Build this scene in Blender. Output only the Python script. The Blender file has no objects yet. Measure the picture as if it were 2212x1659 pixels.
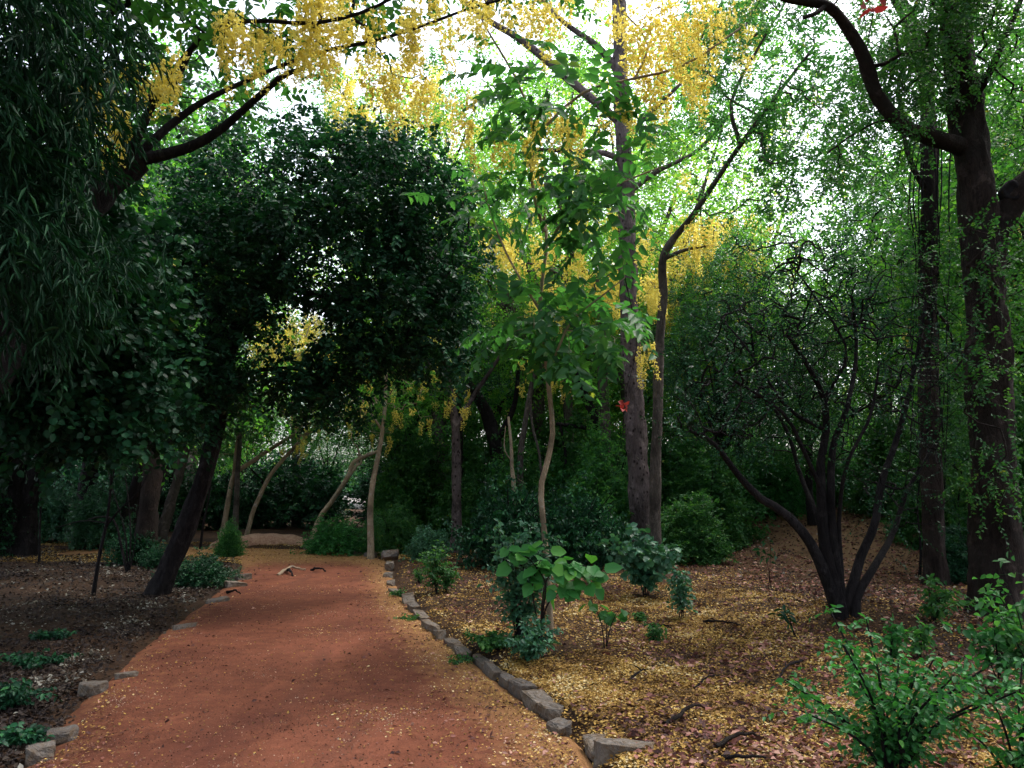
import bpy, bmesh, math
import numpy as np
from mathutils import Vector
C = bpy.context.scene.collection
PI = math.pi
rng = np.random.default_rng(7)
SC = bpy.context.scene

# ------------------------------------------------------------------ camera mapping
FPX = 1671.0; CX = 1106.0; CY = 829.5; CAMZ = 1.5
PITCH = math.atan((1050-CY)/FPX)
cp, sp = math.cos(PITCH), math.sin(PITCH)
def P(px, py, Y):
    """point of the place at distance Y ahead that appears at (px, py)"""
    u = (px-CX)/FPX; v = -(py-CY)/FPX
    dy = cp - sp*v; dz = sp + cp*v
    k = Y/dy
    return np.array([u*k, Y, CAMZ+dz*k])
def mpp(Y): return Y/FPX/0.97         # metres per photo pixel at distance Y

# ------------------------------------------------------------------ path outline and terrain
def G0(px, py):
    u = (px-CX)/FPX; v = -(py-CY)/FPX
    dy = cp - sp*v; dz = sp + cp*v
    k = -CAMZ/dz
    return np.array([u*k, dy*k])
rowsLR = [((-3.0,-4.0),(1.1,-4.0)), ((-2.7,1.0),(0.65,1.0))]
for l, r in [((75,1659),(1262,1659)), ((165,1570),(1168,1560)), ((255,1470),(1052,1468)), ((365,1370),(942,1372)),
             ((450,1305),(876,1312)), ((520,1245),(842,1256)), ((532,1218),(834,1226)), ((512,1204),(812,1206)),
             ((450,1199),(705,1191)), ((300,1198),(520,1184)), ((100,1197),(260,1181))]:
    rowsLR.append((tuple(G0(*l)), tuple(G0(*r))))
def catmull(pts, n):
    pts = np.asarray(pts, float); m = len(pts)
    if m == 2:
        t = np.linspace(0,1,n)[:,None]; return pts[0]*(1-t)+pts[1]*t
    e = np.vstack([2*pts[0]-pts[1], pts, 2*pts[-1]-pts[-2]])
    t = np.linspace(0, m-1-1e-9, n); i = t.astype(int); f = (t-i)[:,None]
    a,b,c,d = e[i],e[i+1],e[i+2],e[i+3]
    return 0.5*((2*b)+(c-a)*f+(2*a-5*b+4*c-d)*f*f+(3*b-a-3*c+d)*f**3)
PL = catmull([r[0] for r in rowsLR], 120); PR = catmull([r[1] for r in rowsLR], 120)
def nz(x, y, s, k=0):
    return (np.sin(x*s*1.31+k*1.7+1.3*np.sin(y*s*0.83+k))*np.cos(y*s*1.17-k*2.1+1.1*np.sin(x*s*0.71+2*k)))
def polydist(x, y, poly):
    """distance to polyline, vectorised"""
    best = np.full(x.shape, 1e9)
    for i in range(0, len(poly)-1, 2):
        a = poly[i]; b = poly[min(i+2, len(poly)-1)]; ab = b-a
        t = np.clip(((x-a[0])*ab[0]+(y-a[1])*ab[1])/(ab@ab+1e-12), 0, 1)
        best = np.minimum(best, np.hypot(x-a[0]-t*ab[0], y-a[1]-t*ab[1]))
    return best
POLY = np.vstack([PL[::2], PR[::-2]])
def inside(x, y):
    c = np.zeros(x.shape, bool); n = len(POLY)
    for i in range(n):
        x1,y1 = POLY[i]; x2,y2 = POLY[(i+1)%n]
        if y1 == y2: continue
        m = ((y1>y) != (y2>y)) & (x < (x2-x1)*(y-y1)/(y2-y1)+x1)
        c ^= m
    return c
def pathfield(x, y):
    dl = polydist(x, y, PL); dr = polydist(x, y, PR)
    d = np.minimum(dl, dr); ins = inside(x, y)
    return np.where(ins, -d, d), dr < dl
def sstep(a, b, t):
    t = np.clip((t-a)/(b-a), 0, 1); return t*t*(3-2*t)
def gz(x, y, pf=None):
    x = np.asarray(x, float); y = np.asarray(y, float)
    sh = x.shape; x = x.ravel(); y = y.ravel()
    d, right = pathfield(x, y) if pf is None else pf
    n = 0.018*nz(x,y,2.3,1)+0.010*nz(x,y,5.9,2)+0.006*nz(x,y,13,3)
    h = np.where(right, 0.105*sstep(0.02,0.22,d), 0.05*sstep(-0.12,0.5,d))-0.035
    h = h+n*sstep(-0.2,0.3,d)
    far = sstep(0.5,4,d)
    h = h+far*(0.05+0.06*nz(x,y,0.55,4))
    h = h+1.0*np.exp(-((x-10.5)/4.5)**2-((y-20)/4.5)**2)*far      # rise at the right, beyond the dark shrub
    h = h+0.16*np.exp(-((x-3.65)/0.8)**2-((y-8.2)/0.7)**2)        # small mound under the dark shrub
    h = h-0.22*np.exp(-((x-5.35)/0.30)**2-((y-14.2)/0.55)**2)     # burrow
    h = h+0.50*np.exp(-((x-6.3)/2.0)**2-((y-17.0)/3.2)**2)*far
    return h.reshape(sh)
def gz1(x, y): return float(gz(np.array([x]), np.array([y]))[0])
def G(px, py):
    x, y = G0(px, py); u = (px-CX)/FPX; v = -(py-CY)/FPX
    dy = cp-sp*v; dz = sp+cp*v
    for _ in range(6):
        z = gz1(x, y); k = (z-CAMZ)/dz; x, y = u*k, dy*k
    return np.array([x, y, gz1(x, y)])

# ------------------------------------------------------------------ materials
def newmat(name):
    m = bpy.data.materials.new(name); m.use_nodes = True
    nt = m.node_tree; nt.nodes.clear()
    return m, nt, nt.nodes, nt.links
def ramp(nt, stops, interp='LINEAR'):
    r = nt.nodes.new('ShaderNodeValToRGB'); cr = r.color_ramp; cr.interpolation = interp
    while len(cr.elements) < len(stops): cr.elements.new(0.5)
    for e, (p, c) in zip(cr.elements, stops): e.position = p; e.color = (*c, 1)
    return r
def leaf_mat(name, stops, trans=0.35, rough=0.5, spec=0.35, tint=(1.25,1.3,0.55)):
    m, nt, N, L = newmat(name)
    at = N.new('ShaderNodeAttribute'); at.attribute_name = 'rnd'
    r = ramp(nt, stops); L.new(at.outputs['Fac'], r.inputs[0])
    b = N.new('ShaderNodeBsdfPrincipled'); b.inputs['Roughness'].default_value = rough
    b.inputs['Specular IOR Level'].default_value = spec
    L.new(r.outputs[0], b.inputs['Base Color'])
    t = N.new('ShaderNodeBsdfTranslucent')
    mul = N.new('ShaderNodeMix'); mul.data_type = 'RGBA'; mul.blend_type = 'MULTIPLY'; mul.inputs[0].default_value = 1
    mul.inputs[7].default_value = (*tint, 1); L.new(r.outputs[0], mul.inputs[6]); L.new(mul.outputs[2], t.inputs[0])
    mx = N.new('ShaderNodeMixShader'); mx.inputs[0].default_value = trans
    L.new(b.outputs[0], mx.inputs[1]); L.new(t.outputs[0], mx.inputs[2])
    o = N.new('ShaderNodeOutputMaterial'); L.new(mx.outputs[0], o.inputs[0])
    return m
def noise(nt, scale, detail=5, rough=0.6, vec=None, dist=0.0):
    n = nt.nodes.new('ShaderNodeTexNoise'); n.inputs['Scale'].default_value = scale
    n.inputs['Detail'].default_value = detail; n.inputs['Roughness'].default_value = rough
    n.inputs['Distortion'].default_value = dist
    if vec is not None: nt.links.new(vec, n.inputs['Vector'])
    return n
def mixc(nt, f, a, b, blend='MIX'):
    m = nt.nodes.new('ShaderNodeMix'); m.data_type = 'RGBA'; m.blend_type = blend
    for s, v in ((0, f), (6, a), (7, b)):
        if isinstance(v, (int, float)): m.inputs[s].default_value = v
        elif isinstance(v, tuple): m.inputs[s].default_value = (*v, 1)
        else: nt.links.new(v, m.inputs[s])
    return m.outputs[2]
def bump(nt, h, strength, dist=0.02):
    b = nt.nodes.new('ShaderNodeBump'); b.inputs['Strength'].default_value = strength
    b.inputs['Distance'].default_value = dist; nt.links.new(h, b.inputs['Height']); return b.outputs[0]
def finish(nt, col, nrm=None, rough=0.9, spec=0.2):
    b = nt.nodes.new('ShaderNodeBsdfPrincipled'); nt.links.new(col, b.inputs['Base Color'])
    b.inputs['Roughness'].default_value = rough; b.inputs['Specular IOR Level'].default_value = spec
    if nrm is not None: nt.links.new(nrm, b.inputs['Normal'])
    o = nt.nodes.new('ShaderNodeOutputMaterial'); nt.links.new(b.outputs[0], o.inputs[0])
def bark_mat(name, dark, light, patch=None, pits=0.0):
    m, nt, N, L = newmat(name)
    tc = N.new('ShaderNodeTexCoord'); mp = N.new('ShaderNodeMapping'); mp.inputs['Scale'].default_value = (1,1,0.28)
    L.new(tc.outputs['Object'], mp.inputs[0])
    n1 = noise(nt, 22, 8, 0.7, mp.outputs[0], 1.2); n2 = noise(nt, 3.0, 4, 0.6, tc.outputs['Object'])
    r1 = ramp(nt, [(0.32, dark), (0.62, light)]); L.new(n1.outputs[0], r1.inputs[0])
    col = r1.outputs[0]
    if patch:
        r2 = ramp(nt, [(0.47, (0,0,0)), (0.56, (1,1,1))]); L.new(n2.outputs[0], r2.inputs[0])
        sep = N.new('ShaderNodeSeparateColor'); L.new(r2.outputs[0], sep.inputs[0])
        col = mixc(nt, sep.outputs[0], col, patch)
    n5 = noise(nt, 5.5, 6, 0.7, tc.outputs['Object'], 0.4); r5 = ramp(nt, [(0.55,(0,0,0)),(0.66,(0.6,0.6,0.6))]); L.new(n5.outputs[0], r5.inputs[0])
    s5 = N.new('ShaderNodeSeparateColor'); L.new(r5.outputs[0], s5.inputs[0])
    col = mixc(nt, s5.outputs[0], col, tuple(min(0.5, q*1.9+0.01) for q in light))
    n6 = noise(nt, 1.3, 5, 0.65, tc.outputs['Object'], 0.4); r6 = ramp(nt, [(0.35,(0.45,0.45,0.45)),(0.6,(1.15,1.15,1.15))]); L.new(n6.outputs[0], r6.inputs[0])
    col = mixc(nt, 1.0, col, r6.outputs[0], 'MULTIPLY')
    h = n1.outputs[0]
    if pits:
        mp2 = N.new('ShaderNodeMapping'); mp2.inputs['Scale'].default_value = (1,1,0.75); L.new(tc.outputs['Object'], mp2.inputs[0])
        vo = N.new('ShaderNodeTexVoronoi'); vo.inputs['Scale'].default_value = pits; L.new(mp2.outputs[0], vo.inputs['Vector'])
        r3 = ramp(nt, [(0.16, (1,1,1)), (0.30, (0,0,0))]); L.new(vo.outputs['Distance'], r3.inputs[0])
        s3 = N.new('ShaderNodeSeparateColor'); L.new(r3.outputs[0], s3.inputs[0])
        col = mixc(nt, s3.outputs[0], col, (0.025,0.018,0.018))
    finish(nt, col, bump(nt, h, 1.0, 0.05), 0.92, 0.12)
    return m
# foliage: dark climber, cassia, fresh, background greens
M = {}
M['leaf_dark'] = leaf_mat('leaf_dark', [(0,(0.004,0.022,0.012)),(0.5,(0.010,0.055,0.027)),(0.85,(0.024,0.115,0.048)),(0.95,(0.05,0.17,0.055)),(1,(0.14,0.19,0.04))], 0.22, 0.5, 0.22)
M['leaf_bamboo'] = leaf_mat('leaf_bamboo', [(0,(0.003,0.018,0.009)),(0.6,(0.007,0.042,0.018)),(0.9,(0.025,0.09,0.04)),(1,(0.07,0.22,0.07))], 0.2, 0.55, 0.14)
M['leaf_cassia'] = leaf_mat('leaf_cassia', [(0,(0.024,0.10,0.036)),(0.6,(0.050,0.18,0.060)),(0.94,(0.10,0.26,0.07)),(1,(0.32,0.34,0.06))], 0.55, 0.5, 0.3)
M['leaf_fresh'] = leaf_mat('leaf_fresh', [(0,(0.014,0.085,0.025)),(0.6,(0.032,0.165,0.042)),(0.92,(0.06,0.25,0.055)),(1,(0.13,0.36,0.06))], 0.36, 0.5, 0.3)
M['leaf_mid'] = leaf_mat('leaf_mid', [(0,(0.015,0.070,0.022)),(0.55,(0.034,0.130,0.036)),(0.95,(0.085,0.21,0.045)),(1,(0.25,0.25,0.04))], 0.42, 0.5, 0.3)
M['leaf_light'] = leaf_mat('leaf_light', [(0,(0.035,0.14,0.035)),(0.55,(0.075,0.25,0.055)),(1,(0.19,0.38,0.07))], 0.55, 0.55, 0.25)
M['leaf_glow'] = leaf_mat('leaf_glow', [(0,(0.07,0.23,0.045)),(0.6,(0.14,0.36,0.07)),(1,(0.36,0.52,0.09))], 0.65, 0.55, 0.2, (1.35,1.25,0.6))
M['leaf_teal'] = leaf_mat('leaf_teal', [(0,(0.020,0.075,0.045)),(0.6,(0.045,0.15,0.085)),(1,(0.10,0.26,0.14))], 0.25, 0.45, 0.35)
M['petal'] = leaf_mat('petal', [(0,(0.80,0.65,0.11)),(0.5,(0.90,0.79,0.20)),(1,(0.95,0.89,0.42))], 0.6, 0.6, 0.15, (1.02,1.0,0.85))
M['leaf_red'] = leaf_mat('leaf_red', [(0,(0.30,0.03,0.03)),(1,(0.50,0.07,0.05))], 0.35, 0.5, 0.3, (1,0.8,0.8))
M['bark_dark'] = bark_mat('bark_dark', (0.007,0.006,0.008), (0.024,0.020,0.022))
M['bark_brown'] = bark_mat('bark_brown', (0.013,0.009,0.009), (0.045,0.031,0.028), (0.032,0.025,0.023))
M['bark_pale'] = bark_mat('bark_pale', (0.24,0.18,0.125), (0.52,0.41,0.30), (0.36,0.27,0.19))
M['bark_spot'] = bark_mat('bark_spot', (0.055,0.042,0.044), (0.155,0.120,0.122), None, 11.0)
M['bark_grey'] = bark_mat('bark_grey', (0.040,0.035,0.033), (0.12,0.10,0.09))
M['stem'] = leaf_mat('stem', [(0,(0.03,0.025,0.02)),(1,(0.07,0.06,0.04))], 0.0)

def litter_mat(name, stops):
    m = leaf_mat(name, stops, 0.12, 0.7, 0.2, (1,0.9,0.7)); return m
M['litter_yellow'] = litter_mat('litter_yellow', [(0,(0.085,0.045,0.018)),(0.35,(0.22,0.12,0.035)),(0.7,(0.42,0.26,0.065)),(0.93,(0.50,0.34,0.10)),(1,(0.62,0.50,0.28))])
M['litter_brown'] = litter_mat('litter_brown', [(0,(0.04,0.018,0.018)),(0.4,(0.12,0.048,0.042)),(0.75,(0.24,0.095,0.075)),(1,(0.42,0.24,0.19))])
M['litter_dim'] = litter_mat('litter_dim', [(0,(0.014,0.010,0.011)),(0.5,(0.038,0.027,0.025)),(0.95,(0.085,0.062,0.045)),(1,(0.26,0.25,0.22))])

# path: trodden red laterite
m, nt, N, L = newmat('red_earth'); M['path'] = m
tc = N.new('ShaderNodeTexCoord'); ob = tc.outputs['Object']
n1 = noise(nt, 0.42, 7, 0.66, ob, 0.8); n2 = noise(nt, 7, 6, 0.7, ob); n3 = noise(nt, 90, 4, 0.75, ob)
r1 = ramp(nt, [(0.30,(0.090,0.031,0.022)),(0.52,(0.165,0.059,0.035)),(0.72,(0.275,0.100,0.062))]); L.new(n1.outputs[0], r1.inputs[0])
r2 = ramp(nt, [(0.3,(0.62,0.60,0.60)),(0.7,(1.2,1.18,1.15))]); L.new(n2.outputs[0], r2.inputs[0])
r3 = ramp(nt, [(0.3,(0.62,0.58,0.55)),(0.55,(1,1,1)),(0.75,(1.45,1.4,1.3))]); L.new(n3.outputs[0], r3.inputs[0])
c = mixc(nt, 0.75, r1.outputs[0], r2.outputs[0], 'MULTIPLY'); c = mixc(nt, 0.9, c, r3.outputs[0], 'MULTIPLY')
# wheel / foot-worn darker streaks that run along the path
mp = N.new('ShaderNodeMapping'); mp.inputs['Scale'].default_value = (1.6,0.22,1); L.new(ob, mp.inputs[0])
n4 = noise(nt, 1.6, 4, 0.6, mp.outputs[0], 0.8)
r4 = ramp(nt, [(0.56,(0,0,0)),(0.72,(0.55,0.55,0.55))]); L.new(n4.outputs[0], r4.inputs[0])
s4 = N.new('ShaderNodeSeparateColor'); L.new(r4.outputs[0], s4.inputs[0])
c = mixc(nt, s4.outputs[0], c, (0.10,0.040,0.028))
# ochre dust of petals towards both borders and the bend (attribute holds distance to the border)
at = N.new('ShaderNodeAttribute'); at.attribute_name = 'edge'
ad = N.new('ShaderNodeMath'); ad.operation = 'MULTIPLY_ADD'; L.new(n2.outputs[0], ad.inputs[0]); ad.inputs[1].default_value = 0.9; L.new(at.outputs['Fac'], ad.inputs[2])
r5 = ramp(nt, [(0.55,(0,0,0)),(1.0,(0.8,0.8,0.8))]); L.new(ad.outputs[0], r5.inputs[0])
s5 = N.new('ShaderNodeSeparateColor'); L.new(r5.outputs[0], s5.inputs[0])
c = mixc(nt, s5.outputs[0], c, (0.27,0.145,0.062))
hb = mixc(nt, 0.5, n2.outputs[0], n3.outputs[0])
finish(nt, c, bump(nt, hb, 0.8, 0.02), 0.95, 0.1)
# soil
m, nt, N, L = newmat('leafy_soil'); M['soil'] = m
tc = N.new('ShaderNodeTexCoord'); ob = tc.outputs['Object']
n1 = noise(nt, 0.8, 5, 0.6, ob, 0.5); n2 = noise(nt, 14, 6, 0.75, ob, 0.6); vo = N.new('ShaderNodeTexVoronoi'); vo.inputs['Scale'].default_value = 38
L.new(ob, vo.inputs['Vector'])
r1 = ramp(nt, [(0.3,(0.022,0.015,0.013)),(0.7,(0.060,0.038,0.027))]); L.new(n1.outputs[0], r1.inputs[0])
r2 = ramp(nt, [(0.3,(0.45,0.45,0.45)),(0.7,(1.5,1.35,1.2))]); L.new(n2.outputs[0], r2.inputs[0])
c = mixc(nt, 0.9, r1.outputs[0], r2.outputs[0], 'MULTIPLY')
rv = ramp(nt, [(0,(0.6,0.6,0.6)),(1,(1.5,1.35,1.1))]); L.new(vo.outputs['Color'], rv.inputs[0])
c = mixc(nt, 0.8, c, rv.outputs[0], 'MULTIPLY')
at = N.new('ShaderNodeAttribute'); at.attribute_name = 'earth'
c = mixc(nt, at.outputs['Fac'], c, (0.26,0.155,0.085))
finish(nt, c, bump(nt, n2.outputs[0], 0.8, 0.03), 0.95, 0.1)
# stone
m, nt, N, L = newmat('kerb_stone'); M['stone'] = m
tc = N.new('ShaderNodeTexCoord'); oi = N.new('ShaderNodeObjectInfo')
n1 = noise(nt, 6, 7, 0.7, tc.outputs['Object'], 0.5); n2 = noise(nt, 60, 4, 0.7, tc.outputs['Object'])
r1 = ramp(nt, [(0.3,(0.09,0.082,0.08)),(0.55,(0.17,0.158,0.150)),(0.75,(0.27,0.25,0.23))]); L.new(n1.outputs[0], r1.inputs[0])
c = mixc(nt, 0.5, r1.outputs[0], n2.outputs[0], 'OVERLAY')
rr = ramp(nt, [(0,(0.75,0.74,0.76)),(1,(1.15,1.08,1.0))]); L.new(oi.outputs['Random'], rr.inputs[0])
c = mixc(nt, 1.0, c, rr.outputs[0], 'MULTIPLY')
n7 = noise(nt, 11, 6, 0.75, tc.outputs['Object'], 0.8); r7 = ramp(nt, [(0.42,(0,0,0)),(0.62,(0.85,0.85,0.85))]); L.new(n7.outputs[0], r7.inputs[0])
s7 = N.new('ShaderNodeSeparateColor'); L.new(r7.outputs[0], s7.inputs[0]); c = mixc(nt, s7.outputs[0], c, (0.115,0.075,0.045))
finish(nt, c, bump(nt, n1.outputs[0], 1.0, 0.05), 0.92, 0.15)
m, nt, N, L = newmat('pale_plaster'); M['plaster'] = m
tc = N.new('ShaderNodeTexCoord'); n1 = noise(nt, 1.5, 5, 0.6, tc.outputs['Object'])
r1 = ramp(nt, [(0.3,(0.55,0.50,0.48)),(0.7,(0.78,0.74,0.72))]); L.new(n1.outputs[0], r1.inputs[0]); finish(nt, r1.outputs[0])

# ------------------------------------------------------------------ mesh tools
class MB:
    def __init__(s): s.v=[]; s.f=[]; s.n=0; s.r=[]; s.m=[]; s.cur=0
    def add(s, v, f, r=None):
        v = np.asarray(v, float).reshape(-1,3); f = np.asarray(f, int)
        s.v.append(v); s.f.append(f+s.n); s.n += len(v); s.m.append(np.full(len(f), s.cur))
        s.r.append(np.full(len(f), 0.5) if r is None else np.asarray(r, float))
    def mesh(s, name, mat, origin=(0,0,0), smooth=False):
        me = bpy.data.meshes.new(name)
        if s.n:
            V = np.vstack(s.v)-np.asarray(origin)
            tot = np.concatenate([np.full(len(f), f.shape[1]) for f in s.f]); idx = np.concatenate([f.ravel() for f in s.f])
            st = np.concatenate([[0], np.cumsum(tot)[:-1]])
            me.vertices.add(len(V)); me.vertices.foreach_set('co', V.ravel().astype(np.float32))
            me.loops.add(len(idx)); me.loops.foreach_set('vertex_index', idx.astype(np.int32))
            me.polygons.add(len(tot)); me.polygons.foreach_set('loop_start', st.astype(np.int32)); me.polygons.foreach_set('loop_total', tot.astype(np.int32))
            if smooth: me.polygons.foreach_set('use_smooth', np.ones(len(tot), bool))
            a = me.attributes.new('rnd', 'FLOAT', 'FACE'); a.data.foreach_set('value', np.concatenate(s.r).astype(np.float32))
            me.update(calc_edges=True)
        for q in (mat if isinstance(mat, tuple) else (mat,)): me.materials.append(q)
        if s.n and isinstance(mat, tuple): me.polygons.foreach_set('material_index', np.concatenate(s.m).astype(np.int32))
        return me
    def obj(s, name, mat, parent=None, origin=(0,0,0), smooth=False):
        o = bpy.data.objects.new(name, s.mesh(name, mat, origin, smooth)); C.objects.link(o)
        if parent is not None: o.parent = parent
        else: o.location = origin
        return o
def tag(o, label=None, cat=None, group=None, kind=None):
    if label: o['label'] = label
    if cat: o['category'] = cat
    if group: o['group'] = group
    if kind: o['kind'] = kind
    return o
def empty(name, loc, label, cat, group=None):
    o = bpy.data.objects.new(name, None); o.empty_display_size = 0.2; C.objects.link(o); o.location = tuple(loc)
    return tag(o, label, cat, group)
def unit(a): return a/(np.linalg.norm(a, axis=-1, keepdims=True)+1e-12)
def tube(mb, pts, rad, sides=6, lump=0.0, seed=0, root=0.0):
    pts = np.asarray(pts, float); rad = np.asarray(rad, float); n = len(pts)
    T = unit(np.gradient(pts, axis=0)); ref = np.array([0.31,0.87,0.12]) if abs(T[0] @ np.array([0.31,0.87,0.12])) < 0.85 else np.array([1.,0,0])
    U = np.empty_like(T); u = unit(np.cross(T[0], ref)[None])[0]
    for i in range(n):
        u = u-T[i]*(u @ T[i]); u = u/(np.linalg.norm(u)+1e-9); U[i] = u
    W = np.cross(T, U); a = np.linspace(0, 2*PI, sides, endpoint=False)
    R = rad[:,None]*np.ones(sides)[None]
    if lump:
        zz = np.arange(n)[:,None]*0.55
        R = R*(1+lump*(np.sin(a[None]*2+zz*0.6+seed)+0.7*np.sin(a[None]*3-zz*0.9+seed*2)+0.5*np.sin(a[None]*5+zz*2.1+seed)))
    if lump and rad[0] > 0.06:
        A_, Z_ = np.meshgrid(a, np.cumsum(np.r_[0, np.linalg.norm(np.diff(pts,axis=0),axis=1)]))
        R = R*(1+0.035*np.sin(A_*7+2.2*np.sin(Z_*2.3+seed)+seed)+0.03*np.sin(A_*11+Z_*6+3*np.sin(Z_*1.1))+0.025*np.sin(Z_*17+3*np.sin(A_*2))+rng.normal(size=R.shape)*0.018)
    if root: R = R*(1+root*np.exp(-np.linalg.norm(pts-pts[0],axis=1)/0.28)[:,None]*(np.clip(np.cos(a*2.5+seed),-0.4,1)**2*1.2*(np.cos(a*5+seed)*0.5+0.5))[None])
    V = pts[:,None]+R[...,None]*(np.cos(a)[None,:,None]*U[:,None]+np.sin(a)[None,:,None]*W[:,None])
    i = np.arange(n-1)[:,None]*sides; j = np.arange(sides)[None]; k = (j+1)%sides
    F = np.stack([i+j, i+k, i+sides+k, i+sides+j], -1).reshape(-1,4)
    mb.add(V.reshape(-1,3), F)
# leaf templates: (along, across, up) and faces
def tmpl(kind):
    if kind == 'ovate':
        v = [(0,0,0),(0.22,0.40,0.10),(0.62,0.36,0.08),(1,0,-0.12),(0.62,-0.36,0.08),(0.22,-0.40,0.10)]
        return np.array(v,float), np.array([[0,3,2,1],[0,5,4,3]])
    if kind == 'round':
        v = [(0,0,0),(0.10,0.42,0.08),(0.55,0.50,0.06),(0.86,0.20,-0.03),(1,0,-0.10),(0.86,-0.20,-0.03),(0.55,-0.50,0.06),(0.10,-0.42,0.08)]
        return np.array(v,float), np.array([[0,4,3,2,1],[0,7,6,5,4]])
    v = [(0,0,0),(0.4,0.5,0.08),(1,0,-0.08),(0.4,-0.5,0.08)]
    return np.array(v,float), np.array([[0,2,1],[0,3,2]])
def leaves(mb, pos, d, nrm, ln, wd, kind='diamond', r=None):
    N_ = len(pos)
    if N_ == 0: return
    tv, tf = tmpl(kind); d = unit(d); s = unit(np.cross(d, nrm)); u = np.cross(s, d)
    ln = np.broadcast_to(ln, (N_,)); wd = np.broadcast_to(wd, (N_,))
    V = (pos[:,None]+d[:,None]*(tv[None,:,0:1]*ln[:,None,None])+s[:,None]*(tv[None,:,1:2]*wd[:,None,None])+u[:,None]*(tv[None,:,2:3]*ln[:,None,None]))
    F = tf[None]+(np.arange(N_)*len(tv))[:,None,None]
    if r is None: r = rng.random(N_)
    mb.add(V.reshape(-1,3), F.reshape(-1, tf.shape[1]), np.repeat(r, len(tf)))
def rdir(n, up=0.0, zs=1.0):
    v = rng.normal(size=(n,3)); v[:,2] *= zs; v[:,2] += up; return unit(v)
UP = np.array([0,0,1.0])
def shoots(mb, start, d, L_, n, ln, wd, kind, style, droop, stem=0.0025):
    """leafy shoots: n leaves along each of S shoots. style: 'alt','pinnate','blade'"""
    S = len(start); L_ = np.broadcast_to(L_, (S,)).astype(float)
    d = unit(d); side = unit(np.cross(d, UP+0.25*rng.normal(size=(S,3)))); nr = np.cross(side, d)
    t = (np.arange(n)+0.6)/n
    bend = -droop*(t**2)
    pos = start[:,None]+d[:,None]*(t[None,:,None]*L_[:,None,None])+UP*(bend[None,:,None]*L_[:,None,None])
    sgn = np.where(np.arange(n)%2==0, 1., -1.)
    tang = unit(d[:,None]+UP*(-2*droop*t)[None,:,None])
    jit = rng.normal(size=(S,n,3))
    if style == 'pinnate': ld = tang*0.45+side[:,None]*sgn[None,:,None]*0.75+jit*0.10-UP*0.45*rng.random((S,n,1))
    elif style == 'blade': ld = tang*0.9+side[:,None]*sgn[None,:,None]*0.35+jit*0.22-UP*0.5*rng.random((S,n,1))
    else: ld = tang*0.4+side[:,None]*sgn[None,:,None]*0.8+jit*0.35-UP*0.25
    nn = nr[:,None]+jit[...,::-1]*(0.18 if style=='pinnate' else 0.5)
    sc = rng.uniform(0.7,1.15,(S,n))*(1-0.25*t[None])
    r = np.clip(np.repeat(rng.random((S,1)),n,1)*0.55+rng.random((S,n))*0.45, 0, 1)
    leaves(mb, pos.reshape(-1,3), ld.reshape(-1,3), nn.reshape(-1,3), (ln*sc).ravel(), (wd*sc).ravel(), kind, r.ravel())
    if stem:   # thin prism stems
        q = np.array([0,0.5,1.0]); pp = start[:,None]+d[:,None]*(q[None,:,None]*L_[:,None,None])+UP*((-droop*q**2)[None,:,None]*L_[:,None,None])
        a = side*stem; b = nr*stem
        ring = np.stack([a, -0.5*a+0.87*b, -0.5*a-0.87*b], 1)
        V = pp[:,:,None]+ring[:,None]*np.array([1,0.8,0.4])[None,:,None,None]
        F = []
        for k in range(2):
            for j in range(3): F.append([k*3+j, k*3+(j+1)%3, k*3+3+(j+1)%3, k*3+3+j])
        F = np.array(F)[None]+(np.arange(S)*9)[:,None,None]
        mb.add(V.reshape(-1,3), F.reshape(-1,4), np.full(S*6, 0.02))
def ell(center, rad, n, shell=0.35):
    v = unit(rng.normal(size=(n,3)))*(shell+(1-shell)*rng.random((n,1)))**(1/2.0)
    return np.asarray(center)+v*np.asarray(rad)
def grow(roots, att, seg=0.3, wob=0.12, sag=0.0, tip=0.003, rmax=0.05, pw=0.5):
    """join every attractor to the nearest wood already there"""
    roots = np.asarray(roots); d0 = np.min(np.linalg.norm(att[:,None]-roots[None,::max(1,len(roots)//60)], axis=2), axis=1)
    order = np.argsort(d0); cap = len(roots)+int(sum(2+d0/seg*1.5))+len(att)*4+200
    nodes = np.empty((cap,3)); par = np.full(cap,-1); nodes[:len(roots)] = roots; n = len(roots); nr0 = n
    chains = []
    for k in order:
        a = att[k]; dd = np.linalg.norm(nodes[:n]-a, axis=1); j = int(np.argmin(dd+0.0)); D = dd[j]
        m_ = max(2, min(12, int(D/seg)+1)); t = np.linspace(0,1,m_+1)[1:,None]
        side = rng.normal(size=3)*wob*D
        pts = nodes[j]*(1-t)+a*t+side*np.sin(PI*t)*(1 if m_>1 else 0)+UP*(sag*D*np.sin(PI*t))
        pts[:-1] += rng.normal(size=(m_-1,3))*0.03*min(1,D)
        if n+m_ >= cap: break
        nodes[n:n+m_] = pts; par[n] = j; par[n+1:n+m_] = np.arange(n, n+m_-1)
        chains.append((j, n, m_)); n += m_
    cnt = np.zeros(n); 
    for j, s, m_ in chains: cnt[s+m_-1] += 1
    for i in range(n-1, nr0-1, -1):
        if par[i] >= 0: cnt[par[i]] += cnt[i]
    rad = np.minimum(tip*np.maximum(cnt,1)**pw, rmax)
    return nodes[:n], rad, chains
def wood(mb, g, sides=5):
    nodes, rad, chains = g
    for j, s, m_ in chains:
        p = np.vstack([nodes[j:j+1], nodes[s:s+m_]]); r = np.concatenate([[rad[s]*1.1], rad[s:s+m_]])
        tube(mb, p, r, sides)
def limb(pts, n=None):
    pts = np.asarray(pts); L_ = np.sum(np.linalg.norm(np.diff(pts,axis=0),axis=1))
    return catmull(pts, n or max(8, int(L_/0.18)))
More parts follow.
